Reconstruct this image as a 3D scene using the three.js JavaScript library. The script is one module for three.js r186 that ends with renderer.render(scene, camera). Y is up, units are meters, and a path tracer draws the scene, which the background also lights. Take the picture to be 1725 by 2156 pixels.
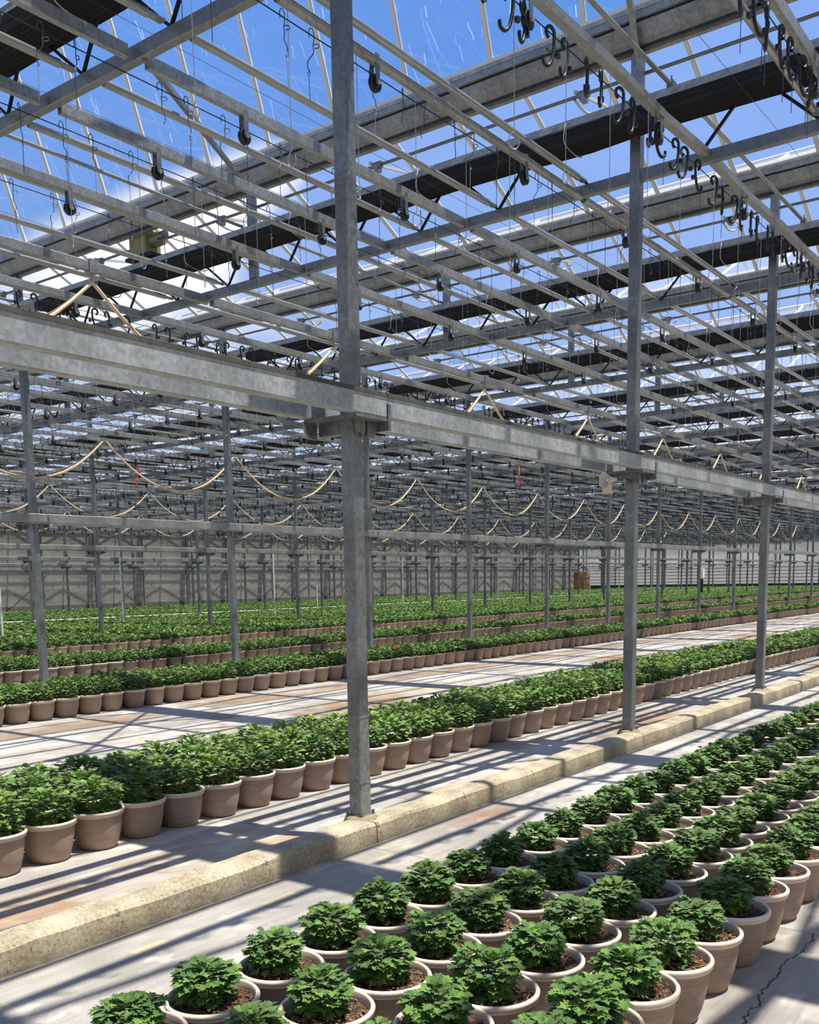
import * as THREE from 'three';
import { mergeGeometries } from 'three/addons/utils/BufferGeometryUtils.js';

// ---------------------------------------------------------------- camera, sky, sun, exposure
const scene = new THREE.Scene();
const renderer = new THREE.WebGLRenderer({ antialias: true });
renderer.toneMapping = THREE.LinearToneMapping;
renderer.toneMappingExposure = 1.0;
renderer.shadowMap.enabled = true;

const FOCAL = 2034.5, PPY = 1499.8, YAW = 0.6448, PITCH = -0.1358, ROLL = -0.0168;
const EYE = new THREE.Vector3(-4.702, 1.672, 3.940);
const camera = new THREE.PerspectiveCamera(2 * Math.atan(PPY / FOCAL) * 180 / Math.PI, 1725 / (2 * PPY), 0.05, 400);
camera.setViewOffset(1725, 2 * PPY, 0, 0, 1725, 2156);
{
  const f = new THREE.Vector3(Math.cos(YAW) * Math.cos(PITCH), Math.sin(PITCH), -Math.sin(YAW) * Math.cos(PITCH));
  const r = f.clone().cross(new THREE.Vector3(0, 1, 0)).normalize(), u = r.clone().cross(f);
  const r2 = r.clone().multiplyScalar(Math.cos(ROLL)).addScaledVector(u, Math.sin(ROLL));
  const u2 = u.clone().multiplyScalar(Math.cos(ROLL)).addScaledVector(r, -Math.sin(ROLL));
  camera.matrixAutoUpdate = true;
  camera.position.copy(EYE);
  camera.quaternion.setFromRotationMatrix(new THREE.Matrix4().makeBasis(r2, u2, f.clone().negate()));
  camera.userData.basis = [r2, u2, f];
}
const [CR, CU, CF] = camera.userData.basis;
delete camera.userData.basis;
function project(x, y, z) {
  const d = new THREE.Vector3(x, y, z).sub(EYE), w = d.dot(CF);
  return { x: 862.5 + FOCAL * d.dot(CR) / w, y: PPY - FOCAL * d.dot(CU) / w, w };
}
function seen(x, y, z, m = 120) { const p = project(x, y, z); return p.w > 0.3 && p.x > -m && p.x < 1725 + m && p.y > -m && p.y < 2156 + m; }

let seedState = 7;
const rnd = () => { seedState = (seedState * 1664525 + 1013904223) >>> 0; return seedState / 4294967296; };
const rr = (a, b) => a + (b - a) * rnd();
const hash = (x, y) => { let h = (Math.imul(x | 0, 374761393) + Math.imul(y | 0, 668265263)) | 0; h = Math.imul(h ^ (h >>> 13), 1274126177); return ((h ^ (h >>> 16)) >>> 0) / 4294967296; };
function vnoise(x, y, px = 0, py = 0) {
  const xi = Math.floor(x), yi = Math.floor(y), fx = x - xi, fy = y - yi, sx = fx * fx * (3 - 2 * fx), sy = fy * fy * (3 - 2 * fy);
  const m = (v, p) => p ? ((v % p) + p) % p : v;
  const a = hash(m(xi, px), m(yi, py)), b = hash(m(xi + 1, px), m(yi, py)), c = hash(m(xi, px), m(yi + 1, py)), d = hash(m(xi + 1, px), m(yi + 1, py));
  return a + (b - a) * sx + (c - a) * sy + (a - b - c + d) * sx * sy;
}
function fbm(x, y, p, oct = 4) { let s = 0, a = 0.5, f = 1; for (let i = 0; i < oct; i++) { s += a * vnoise(x * f, y * f, p * f, p * f); a *= 0.5; f *= 2; } return s / (1 - Math.pow(0.5, oct)); }

// sky: clear blue with loose bright cumulus all round, thicker low down; the unseen ones overhead are added to neutralise the blue shade
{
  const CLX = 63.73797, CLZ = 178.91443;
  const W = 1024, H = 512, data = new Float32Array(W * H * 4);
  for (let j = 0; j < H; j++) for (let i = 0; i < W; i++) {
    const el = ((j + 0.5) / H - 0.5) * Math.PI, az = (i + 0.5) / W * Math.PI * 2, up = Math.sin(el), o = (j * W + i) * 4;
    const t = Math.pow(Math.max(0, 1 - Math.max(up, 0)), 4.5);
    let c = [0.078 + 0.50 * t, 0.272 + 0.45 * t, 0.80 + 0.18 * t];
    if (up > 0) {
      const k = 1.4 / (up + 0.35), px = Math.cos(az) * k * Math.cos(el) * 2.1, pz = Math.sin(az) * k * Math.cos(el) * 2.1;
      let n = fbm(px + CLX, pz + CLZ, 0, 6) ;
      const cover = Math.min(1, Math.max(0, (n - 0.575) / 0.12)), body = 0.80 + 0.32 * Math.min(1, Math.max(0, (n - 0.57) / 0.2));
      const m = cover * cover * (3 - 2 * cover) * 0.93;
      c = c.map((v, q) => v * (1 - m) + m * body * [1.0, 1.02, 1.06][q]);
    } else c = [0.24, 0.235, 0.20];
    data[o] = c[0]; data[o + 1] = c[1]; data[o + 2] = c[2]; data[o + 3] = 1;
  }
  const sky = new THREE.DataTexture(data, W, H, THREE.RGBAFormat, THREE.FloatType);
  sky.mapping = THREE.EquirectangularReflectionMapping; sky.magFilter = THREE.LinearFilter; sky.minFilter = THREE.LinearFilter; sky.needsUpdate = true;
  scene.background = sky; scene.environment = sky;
}
const sun = new THREE.DirectionalLight(new THREE.Color().setRGB(1.0, 0.965, 0.90), 7.4);
sun.name = 'sun';
sun.position.set(5, 50, 13); sun.target.position.set(0, 0, 0);
sun.castShadow = true; sun.shadow.mapSize.set(4096, 4096);
Object.assign(sun.shadow.camera, { left: -70, right: 110, top: 70, bottom: -70, near: 1, far: 220 });
scene.add(sun, sun.target);

// ---------------------------------------------------------------- textures and materials
function tex(w, h, fn, srgb = true) {
  const d = new Uint8Array(w * h * 4);
  for (let j = 0; j < h; j++) for (let i = 0; i < w; i++) { const c = fn(i, j), o = (j * w + i) * 4; d[o] = Math.max(0, Math.min(255, c[0])); d[o + 1] = Math.max(0, Math.min(255, c[1])); d[o + 2] = Math.max(0, Math.min(255, c[2])); d[o + 3] = 255; }
  const t = new THREE.DataTexture(d, w, h); t.wrapS = t.wrapT = THREE.RepeatWrapping; t.magFilter = THREE.LinearFilter; t.minFilter = THREE.LinearMipmapLinearFilter; t.generateMipmaps = true;
  if (srgb) t.colorSpace = THREE.SRGBColorSpace; t.needsUpdate = true; return t;
}
function worley(x, y, p) {
  const xi = Math.floor(x), yi = Math.floor(y); let best = 9, id = 0;
  for (let a = -1; a <= 1; a++) for (let b = -1; b <= 1; b++) { const cx = xi + a, cy = yi + b, mx = ((cx % p) + p) % p, my = ((cy % p) + p) % p, dx = cx + hash(mx, my) - x, dy = cy + hash(mx + 91, my + 57) - y, d = dx * dx + dy * dy; if (d < best) { best = d; id = hash(mx + 13, my + 29); } }
  return [Math.sqrt(best), id];
}
const galvTex = tex(512, 512, (i, j) => { const w = worley(i / 512 * 48, j / 512 * 48, 48)[1], n = fbm(i / 512 * 6, j / 512 * 6, 6), f = fbm(i / 512 * 3 + 9, j / 512 * 24, 24); const v = 150 + (w - 0.5) * 24 + (n - 0.5) * 40 + (f - 0.5) * 18; return [v * 0.985, v, v * 1.0]; });
const galvRough = tex(256, 256, (i, j) => { const w = worley(i / 256 * 48, j / 256 * 48, 48)[1], n = fbm(i / 256 * 6, j / 256 * 6, 6); const v = 255 * (0.42 + (w - 0.5) * 0.16 + (n - 0.5) * 0.2); return [v, v, v]; }, false);
const curbTex = tex(512, 512, (i, j) => { const n = fbm(i / 512 * 8, j / 512 * 8, 8), f = fbm(i / 512 * 90, j / 512 * 90, 90, 2), pit = vnoise(i / 512 * 60, j / 512 * 60, 60, 60) > 0.9 ? -34 : 0; const v = (n - 0.5) * 50 + (f - 0.5) * 44 + pit; return [172 + v, 160 + v, 133 + v * 0.9]; });
const curbBump = tex(512, 512, (i, j) => { const f = fbm(i / 512 * 40, j / 512 * 40, 40, 4), pit = vnoise(i / 512 * 60, j / 512 * 60, 60, 60) > 0.9 ? -70 : 0; const v = 90 + f * 130 + pit; return [v, v, v]; }, false);
const soilTex = tex(512, 512, (i, j) => { const a = vnoise(i / 512 * 90 + 3 * vnoise(i / 60, j / 60), j / 512 * 40, 90, 40), b = vnoise(i / 512 * 34, j / 512 * 100 + 3 * vnoise(j / 50, i / 50), 34, 100), n = fbm(i / 512 * 8, j / 512 * 8, 8); const v = (a * b) * 1.25 + (n - 0.5) * 0.5; return [48 + v * 112, 34 + v * 78, 24 + v * 48]; });
const soilBump = tex(256, 256, (i, j) => { const a = vnoise(i / 256 * 60, j / 256 * 30, 60, 30), b = vnoise(i / 256 * 26, j / 256 * 70, 26, 70); const v = 255 * a * b; return [v, v, v]; }, false);
const potTex = tex(128, 256, (i, j) => { const s = vnoise(3, j * 0.45, 0, 0), n = fbm(i / 128 * 4, j / 256 * 4, 4), f = vnoise(i / 128 * 16, j * 0.6, 16, 0); const v = (s - 0.5) * 16 + (n - 0.5) * 14 + (f - 0.5) * 8; return [158 + v, 135 + v, 117 + v]; });
const potBump = tex(16, 512, (i, j) => { const v = 128 + 100 * Math.sin(j / 512 * Math.PI * 2 * 42) + 50 * (hash(3, j >> 2) - 0.5); return [v, v, v]; }, false);
const curtainTex = tex(256, 64, (i, j) => { const v = 17 + 9 * vnoise(i / 4, j / 8, 64, 8) + 6 * fbm(i / 32, j / 16, 8); return [v, v, v * 1.06]; });
const sheetTex = tex(512, 512, (i, j) => { const h = fbm(i / 512 * 3, j / 512 * 26, 3 * 26, 4), n = fbm(i / 512 * 5, j / 512 * 5, 5), s = vnoise(i / 512 * 40, j / 512 * 2, 40, 2); const v = (h - 0.5) * 60 + (n - 0.5) * 30 + (s - 0.5) * 14; return [126 + v, 124 + v, 116 + v]; });
const endTex = tex(512, 512, (i, j) => { const h = fbm(i / 512 * 2, j / 512 * 12, 24, 4), n = fbm(i / 512 * 5, j / 512 * 5, 5), r = fbm(i / 512 * 4 + 3, j / 512 * 2, 4); const v = (h - 0.5) * 26 + (n - 0.5) * 26, st = Math.max(0, r - 0.62) * 90; return [226 + v - st * 0.4, 221 + v - st, 208 + v - st * 1.7]; });
const SLAB = 4.2;
// old cast concrete: mottled, trowel sweeps, worn white scuffs, rusty water stains
function slabPaint(seed, rust, marks) {
  const N = 1024, g = (v, a, b) => Math.min(1, Math.max(0, (v - a) / (b - a)));
  return tex(N, N, (i, j) => {
    const x = i / N * SLAB, y = j / N * SLAB, s = seed * 31.7;
    const big = fbm(x * 0.7 + s, y * 0.7, 0, 5), mid = fbm(x * 3.1 + s, y * 3.1 + s, 0, 4), fine = hash(i + seed * 977, j), sweep = vnoise(x * 7 + s + 2.5 * vnoise(x * 1.3, y * 1.3 + s), y * 46 + 6 * vnoise(x * 0.8 + s, y * 0.8));
    const warp = fbm(x * 1.1 + s + 7, y * 1.1, 0, 3);
    const scuff = g(fbm(x * 5 + 3 * warp + s, y * 9 + s, 0, 4), 0.60, 0.70);
    let v = 158 + (big - 0.5) * 62 + (mid - 0.5) * 34 + (fine - 0.5) * 15 + (sweep - 0.5) * 13 + scuff * 20;
    let c = [v * 1.03, v * 0.99, v * 0.925];
    if (rust) { const band = typeof rust === 'function' ? rust(y) : rust; const r = g(fbm(x * 0.55 + s + 3, y * 1.3 + s, 0, 5), 0.5, 0.66) * band, e = g(Math.abs(fbm(x * 1.0 + s, y * 1.7 + 5, 0, 4) - 0.5), 0.035, 0.0) * band * 0.6, q = Math.min(1, r + e); c = [c[0] * (1 - 0.12 * q), c[1] * (1 - 0.24 * q), c[2] * (1 - 0.36 * q)]; }
    if (marks) c = marks(x, y, c, fine, mid);
    return c;
  });
}
const M = {};
const std = (o) => new THREE.MeshStandardMaterial(o), phy = (o) => new THREE.MeshPhysicalMaterial(o);
M.galv = std({ map: galvTex, roughnessMap: galvRough, roughness: 1, metalness: 0.6, color: new THREE.Color().setRGB(0.70, 0.72, 0.72) });
M.galvWarm = std({ map: galvTex, roughnessMap: galvRough, roughness: 1, metalness: 0.45, color: new THREE.Color().setRGB(0.92, 0.90, 0.85) });
M.tube = std({ map: galvTex, roughness: 0.4, metalness: 0.5, color: new THREE.Color().setRGB(0.98, 0.96, 0.92) });
M.pipe = std({ map: galvTex, roughness: 0.3, metalness: 0.6, color: new THREE.Color().setRGB(1.12, 1.10, 1.05) });
M.beam = std({ map: galvTex, roughness: 0.5, metalness: 0.2, color: new THREE.Color().setRGB(1.22, 1.24, 1.24) });
M.alu = std({ map: galvTex, roughness: 0.5, metalness: 0.4, color: new THREE.Color().setRGB(1.2, 1.17, 1.08) });
M.bar = std({ color: 0xd3d3ce, roughness: 0.5, metalness: 0.1 });
M.darkSteel = std({ color: 0x23262a, roughness: 0.5, metalness: 0.6 });
M.black = std({ color: 0x0e0e0f, roughness: 0.45 });
M.wire = std({ color: 0x5a5d60, roughness: 0.4, metalness: 0.8 });
M.brightWire = std({ color: 0xb8b6ac, roughness: 0.35, metalness: 0.8 });
M.cable = std({ color: 0x202123, roughness: 0.5, metalness: 0.5 });
M.green = std({ color: 0x18603a, roughness: 0.5 });
M.curtain = std({ map: curtainTex, roughness: 0.85 });
M.glass = phy({ color: 0xffffff, roughness: 0.02, transmission: 1, thickness: 0, ior: 1.5, specularIntensity: 1 });
M.curb = std({ map: curbTex, bumpMap: curbBump, bumpScale: 0.006, roughness: 0.95 });
M.footing = std({ map: curbTex, bumpMap: curbBump, bumpScale: 0.006, roughness: 0.95, color: 0xd9d6cc });
M.lip = std({ map: galvTex, roughness: 0.9, color: 0x8d8a80 });
M.pot = std({ map: potTex, bumpMap: potBump, bumpScale: 0.0012, roughness: 0.55 });
M.rim = std({ color: 0xd9c9b4, roughness: 0.5 });  // rim paler than the pot: its sunlit brightness is put into the colour
M.soil = std({ map: soilTex, bumpMap: soilBump, bumpScale: 0.006, roughness: 0.95 });
M.chip = [0x6e523a, 0x8d7051, 0x3d2c20].map((c) => std({ color: c, roughness: 0.9 }));
const leafMat = (r, g, b) => phy({ color: new THREE.Color().setRGB(r, g, b), roughness: 0.85, transmission: 0.28, thickness: 0, clearcoat: 0.16, clearcoatRoughness: 0.5, side: THREE.DoubleSide });
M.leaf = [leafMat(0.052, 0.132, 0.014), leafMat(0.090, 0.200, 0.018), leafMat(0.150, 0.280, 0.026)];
M.leafAll = leafMat(1, 1, 1); M.leafAll.vertexColors = true;
M.hose = std({ color: 0xb59468, roughness: 0.6 });
M.hoseLight = std({ color: 0xd3c0a0, roughness: 0.6 });
M.hoseDark = std({ color: 0x6d4f22, roughness: 0.6 });
M.motor = std({ color: 0x8f8756, roughness: 0.6 });
M.white = std({ color: 0xe4e2da, roughness: 0.5 });
M.orange = std({ color: 0xe0623c, roughness: 0.7, side: THREE.DoubleSide });
M.red = std({ color: 0xd0242e, roughness: 0.6 });
M.pink = std({ color: 0xee5f7a, roughness: 0.6 });
M.rustDrum = std({ color: 0x7d5a33, roughness: 0.8 });
M.bell = std({ color: 0xc9c7c0, roughness: 0.5 });
M.darkBase = std({ color: 0x3a3733, roughness: 0.9 });
M.sheet = phy({ map: sheetTex, roughness: 0.95, transmission: 0.2, thickness: 0, side: THREE.DoubleSide });
M.endSheet = phy({ map: endTex, roughness: 0.95, transmission: 0.5, thickness: 0, side: THREE.DoubleSide });

// ---------------------------------------------------------------- geometry helpers (all return non-indexed position / normal / uv in metres)
function fromArrays(p, uv) { const g = new THREE.BufferGeometry(); g.setAttribute('position', new THREE.Float32BufferAttribute(p, 3)); g.setAttribute('uv', new THREE.Float32BufferAttribute(uv, 2)); g.computeVertexNormals(); return g; }
function ext(poly, z0, z1, caps = true, open = false) {          // a profile in x,y drawn along z
  const p = [], uv = [], n = poly.length; let run = 0;
  let area = 0; for (let i = 0; i < n; i++) { const a = poly[i], b = poly[(i + 1) % n]; area += a[0] * b[1] - b[0] * a[1]; }
  const q = area < 0 ? poly.slice().reverse() : poly;
  for (let i = 0; i < (open ? n - 1 : n); i++) {
    const a = q[i], b = q[(i + 1) % n], l = Math.hypot(b[0] - a[0], b[1] - a[1]);
    p.push(a[0], a[1], z0, b[0], b[1], z0, b[0], b[1], z1, a[0], a[1], z0, b[0], b[1], z1, a[0], a[1], z1);
    uv.push(run, z0, run + l, z0, run + l, z1, run, z0, run + l, z1, run, z1); run += l;
  }
  if (caps && !open) { const v = q.map((c) => new THREE.Vector2(c[0], c[1])); for (const t of THREE.ShapeUtils.triangulateShape(v, [])) { for (const k of t) { p.push(q[k][0], q[k][1], z1); uv.push(q[k][0], q[k][1]); } for (const k of [t[0], t[2], t[1]]) { p.push(q[k][0], q[k][1], z0); uv.push(q[k][0], q[k][1]); } } }
  return fromArrays(p, uv);
}
function rect(x0, x1, y0, y1, c = 0) { return c ? [[x0 + c, y0], [x1 - c, y0], [x1, y0 + c], [x1, y1 - c], [x1 - c, y1], [x0 + c, y1], [x0, y1 - c], [x0, y0 + c]] : [[x0, y0], [x1, y0], [x1, y1], [x0, y1]]; }
const box = (x0, x1, y0, y1, z0, z1, c = 0) => ext(rect(x0, x1, y0, y1, c), z0, z1);
const alongX = (g) => { g.rotateY(Math.PI / 2); return g; };       // +z of the profile becomes +x, profile x becomes -z
const alongY = (g) => { g.rotateX(-Math.PI / 2); return g; };      // +z becomes +y, profile y becomes -z
function norm(g) { let q = g.index ? g.toNonIndexed() : g; for (const k of Object.keys(q.attributes)) if (!['position', 'normal', 'uv', 'color'].includes(k)) q.deleteAttribute(k); return q; }
const merge = (list) => mergeGeometries(list.map(norm), false);
function cyl(a, b, r, seg = 8, r2 = r) {
  const A = new THREE.Vector3(...a), B = new THREE.Vector3(...b), L = A.distanceTo(B), g = new THREE.CylinderGeometry(r2, r, L, seg, 1);
  g.applyQuaternion(new THREE.Quaternion().setFromUnitVectors(new THREE.Vector3(0, 1, 0), B.clone().sub(A).normalize())); g.translate((A.x + B.x) / 2, (A.y + B.y) / 2, (A.z + B.z) / 2); return norm(g);
}
function bar(a, b, w, h) {                                          // a flat bar, w wide (level) and h deep
  const A = new THREE.Vector3(...a), B = new THREE.Vector3(...b), L = A.distanceTo(B), g = box(-w / 2, w / 2, -h / 2, h / 2, -L / 2, L / 2);
  const m = new THREE.Matrix4().lookAt(B, A, new THREE.Vector3(0, 1, 0)); g.applyMatrix4(m); g.translate((A.x + B.x) / 2, (A.y + B.y) / 2, (A.z + B.z) / 2); return g;
}
function wire(pts, r, seg = 5, step = 3, closed = false) { const c = new THREE.CatmullRomCurve3(pts.map((p) => new THREE.Vector3(...p)), closed, 'centripetal'); return norm(new THREE.TubeGeometry(c, pts.length * step, r, seg, closed)); }
function lathe(pts, seg = 32) { return norm(new THREE.LatheGeometry(pts.map((p) => new THREE.Vector2(...p)), seg)); }

// ---------------------------------------------------------------- object helpers
const used = {};
function numbered(name) { const n = used[name] = (used[name] ?? -1) + 1; return n ? name + '_' + String(n).padStart(3, '0') : name; }
function mesh(name, geo, mat, parent) { const m = new THREE.Mesh(geo, mat); m.name = name; m.castShadow = m.receiveShadow = true; if (parent) parent.add(m); return m; }
function tag(o, label, category, group, kind) { o.userData.label = label; o.userData.category = category; if (group) o.userData.group = group; if (kind) o.userData.kind = kind; return o; }
function thing(name, label, category, pos = [0, 0, 0], group) { const o = new THREE.Group(); o.name = numbered(name); o.position.set(...pos); scene.add(o); return tag(o, label, category, group); }
function single(name, geo, mat, label, category, pos = [0, 0, 0], group) { const o = mesh(numbered(name), geo, mat, scene); o.position.set(...pos); return tag(o, label, category, group); }
function mass(name, geo, mat, mats, label, category, colors) {      // what nobody could count: one object
  if (!mats.length) return null;
  const o = new THREE.InstancedMesh(geo, mat, mats.length); o.name = numbered(name); mats.forEach((m, i) => o.setMatrixAt(i, m));
  if (colors) colors.forEach((c, i) => o.setColorAt(i, c));
  o.castShadow = o.receiveShadow = true; scene.add(o); return tag(o, label, category, null, 'stuff');
}
const T = (x, y, z, ry = 0, s = 1) => new THREE.Matrix4().compose(new THREE.Vector3(x, y, z), new THREE.Quaternion().setFromAxisAngle(new THREE.Vector3(0, 1, 0), ry), new THREE.Vector3(s, s, s));
const ORD = ['zeroth', 'first', 'second', 'third', 'fourth', 'fifth', 'sixth', 'seventh', 'eighth', 'ninth', 'tenth', 'eleventh', 'twelfth'];
const ord = (n) => ORD[n] ?? (n + (n % 10 === 1 && n % 100 !== 11 ? 'st' : n % 10 === 2 && n % 100 !== 12 ? 'nd' : n % 10 === 3 && n % 100 !== 13 ? 'rd' : 'th'));

// ---------------------------------------------------------------- layout of the place
const S = 4.2, W = 10.164, KMIN = -3, KMAX = 27, JMIN = -1, JMAX = 5;      // bays along the rows (x) and across them (-z)
const XMIN = KMIN * S, XEND = 27 * 4.2, ZBACK = -56, ZFRONT = W;
const CHORD = 5.394, GUT = 6.66;
const bayWord = (k) => k < 0 ? 'over the camera' : k === 0 ? 'between the first two columns' : 'in the ' + ord(k + 1) + ' bay';
const aisleWord = (j) => j < 0 ? 'front aisle' : j === 0 ? 'curb-side house' : ord(j + 1) + ' house back';

// ---------------------------------------------------------------- floor
{
  const floor = new THREE.Group(); floor.name = 'floor'; scene.add(floor); tag(floor, 'sunlit worn concrete slab floor of the greenhouse', 'floor', null, 'structure');
  const x0 = -0.1 - SLAB;                                          // slab that carries the yellow dashes and the crack (x from here, y runs along +z)
  const dashes = (x, y, c, fine, mid) => {
    const wx = x + x0, wz = y + 0.13;
    for (const [a, b, z] of [[-2.09, -1.9, 0.36], [-1.27, -1.03, 0.385], [-2.95, -2.72, 0.4], [-0.3, -0.16, 0.37]]) if (wx > a && wx < b && Math.abs(wz - z) < 0.026 && mid > 0.3) return [c[0] * 0.55 + 99, c[1] * 0.55 + 90, c[2] * 0.55 + 62];
    const cz = 2.845 + 0.02 * Math.sin(wx * 3.1) + 0.03 * (vnoise(wx * 9, 4) - 0.5) + 0.02 * (vnoise(wx * 31, 9) - 0.5);
    if (Math.abs(wz - cz) < 0.002 + 0.003 * vnoise(wx * 20, 2)) return [62, 57, 52];
    return c;
  };
  const pink = (x, y, c) => { const q = Math.min(1, Math.max(0, 1.25 - Math.hypot((x - 1.12) / 0.34, (y - 0.19) / 0.15) - 0.5 * (vnoise(x * 8, y * 8) - 0.5))); return [c[0] * (1 - 0.05 * q), c[1] * (1 - 0.2 * q), c[2] * (1 - 0.28 * q)]; };
  const slabMat = (seed, rust, marks) => std({ map: slabPaint(seed, rust, marks), roughness: 0.9 });
  const near = slabMat(1, 0.06, dashes), stained = slabMat(2, 0.10, pink), plain = [slabMat(3, 0.04), slabMat(4, 0.12)], mid = [slabMat(5, (y) => Math.min(1, Math.max(0.05, 2.6 - y))), slabMat(6, (y) => Math.min(0.9, Math.max(0.05, 2.4 - y)))], rusty = [slabMat(7, (y) => Math.min(1, Math.max(0.08, y - 2.9))), slabMat(8, (y) => Math.min(0.9, Math.max(0.08, y - 3.1)))];
  const slabG = (w) => { const g = ext(rect(0, SLAB - 0.008, -0.12, 0, 0.004), 0, w - 0.008); const p = g.attributes.position, uv = g.attributes.uv; for (let i = 0; i < p.count; i++) uv.setXY(i, p.getX(i) / SLAB, p.getZ(i) / SLAB); return g; };
  const bands = [[0.13, 4.33], [4.33, ZFRONT], [-5.082, 0.13], [-W, -5.082]].map(([a, b]) => [a, b, slabG(b - a)]);
  for (let n = -3; n < 12; n++) bands.forEach(([a, b, g], q) => {
    const x = -0.1 + n * SLAB; if (n > 6 && q < 2) return;
    const mat = q === 0 && n === -1 ? near : q === 0 && n === 0 ? stained : q < 2 ? plain[(n + q + 8) % 2] : q === 2 ? rusty[(n + 8) % 2] : rusty[(n + 9) % 2];
    const m = mesh('slab', g, q === 2 ? (n % 3 ? plain[(n + 9) % 2] : stained) : mat, floor); m.position.set(x, 0, a);
    if (q === 2) m.material = mid[(n + 8) % 2];
  });
  const far = ext(rect(0, 1, -0.12, 0), 0, 1);
  const sheetOf = (xa, xb, za, zb) => { const g = box(xa, xb, -0.12, 0, za, zb); const p = g.attributes.position, uv = g.attributes.uv; for (let i = 0; i < p.count; i++) uv.setXY(i, p.getX(i) / SLAB, p.getZ(i) / SLAB); return g; };
  mesh('far_slab', sheetOf(-0.1 + 12 * SLAB, XEND, -W, 0.13), plain[1], floor); mesh('far_slab', sheetOf(-0.1 + 7 * SLAB, XEND, 0.13, ZFRONT), plain[0], floor);
  mesh('far_slab', sheetOf(-0.1 - 3 * SLAB, XEND, ZBACK, -W), plain[1], floor);
  mesh('joint_bed', box(XMIN, XEND, -0.22, -0.012, ZBACK, ZFRONT), M.darkBase, floor);
  const ground = mesh('floor_outside', box(-160, 320, -0.5, -0.24, -260, 160), std({ color: 0x8d8467, roughness: 1 }), scene); tag(ground, 'bare field soil outside the greenhouse walls', 'ground', null, 'structure');
}
// ---------------------------------------------------------------- curb with footings
const curbs = [];
for (let j = 0; j <= 0; j++) {
  const curb = thing('concrete_curb', 'long low yellowish concrete curb carrying the thick column row', 'curb'); curb.userData.kind = 'structure';
  for (let k = -3; k < 14; k++) {
    const n = 26, p = [], uv = [], L = S - 0.01, prof = [[0.135, -0.1], [0.13, 0.118], [0.112, 0.136], [0.03, 0.142], [-0.055, 0.139], [-0.078, 0.122], [-0.085, -0.1]];
    const at = (i, q) => { const x = k * S + 0.0 + L * i / n, e = i === 0 || i === n ? 0 : 1, [z, y] = prof[q]; const w = q === 0 || q === 6 ? 0 : 1; return [x, y + w * e * (vnoise(x * 5, q * 3.3) - 0.5) * 0.018, z + w * e * (vnoise(x * 6 + 40, q * 2.1) - 0.5) * 0.016]; };
    for (let i = 0; i < n; i++) for (let q = 0; q < prof.length - 1; q++) { const a = at(i, q), b = at(i + 1, q), c = at(i + 1, q + 1), d = at(i, q + 1); p.push(...a, ...b, ...c, ...a, ...c, ...d); const u = (v) => [v[0], q < 1 ? -v[1] : q > 4 ? 0.6 + v[1] : 0.02 - v[2]]; uv.push(...u(a), ...u(b), ...u(c), ...u(a), ...u(c), ...u(d)); }
    for (const i of [0, n]) for (let q = 1; q < prof.length - 1; q++) { const a = at(i, 0), b = at(i, q), c = at(i, q + 1); p.push(...a, ...b, ...c); uv.push(a[2], a[1], b[2], b[1], c[2], c[1]); }
    mesh('curb_section', fromArrays(p, uv), M.curb, curb);
    const f = lathe([[0.001, 0.163], [0.088, 0.163], [0.108, 0.15], [0.122, 0.12], [0.13, 0.06]], 8); { const q = f.attributes.position; for (let i = 0; i < q.count; i++) { const x = q.getX(i), z = q.getZ(i), t = 1 + 0.22 * (vnoise(x * 20 + 5 * k, z * 20 + 9) - 0.5); q.setXYZ(i, x * t * 1.05, q.getY(i) - 0.012 * vnoise(x * 30, z * 30 + k), z * t); } f.computeVertexNormals(); }
    const fm = mesh('footing', f, M.footing, curb); fm.position.set(k * S + 0.05, 0, -0.04);
  }
}

// ---------------------------------------------------------------- columns
const colGeo = alongY(ext(rect(0, 0.1, 0, 0.1, 0.007), 0.14, 6.4)), colFar = alongY(ext(rect(0, 0.1, 0, 0.1), 0.0, 6.4)); // x 0..0.1, z 0..-0.1
const sleeveGeo = alongY(ext(rect(-0.002, 0.102, -0.002, 0.102, 0.007), 0.14, 0.376)), sleeveTop = alongY(ext(rect(-0.0015, 0.1015, -0.0015, 0.1015, 0.007), 0.376, 0.806));
const weldGeo = (y) => alongY(ext(rect(-0.005, 0.105, -0.005, 0.105, 0.009), y - 0.006, y + 0.006));
const plateGeo = box(-0.018, 0.118, 0.15, 0.162, -0.118, 0.018), boltGeo = cyl([0, 0.165, 0], [0, 0.185, 0], 0.011, 6), plateFar = box(-0.03, 0.13, 0, 0.015, -0.13, 0.03);
const bracketGeo = merge([ext([[0.1, 2.56], [0.16, 2.56], [0.2, 2.60], [0.225, 2.66], [0.1, 2.672]], 0.02, 0.04), ext([[0, 2.56], [-0.06, 2.56], [-0.1, 2.60], [-0.125, 2.66], [0, 2.672]], -0.31, -0.29), box(0.2, 0.226, 2.60, 2.76, 0.03, 0.128), box(-0.1, 0.2, 2.655, 2.674, -0.31, 0.12), box(0.015, 0.085, 2.58, 2.655, -0.29, 0.03)]);
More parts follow.
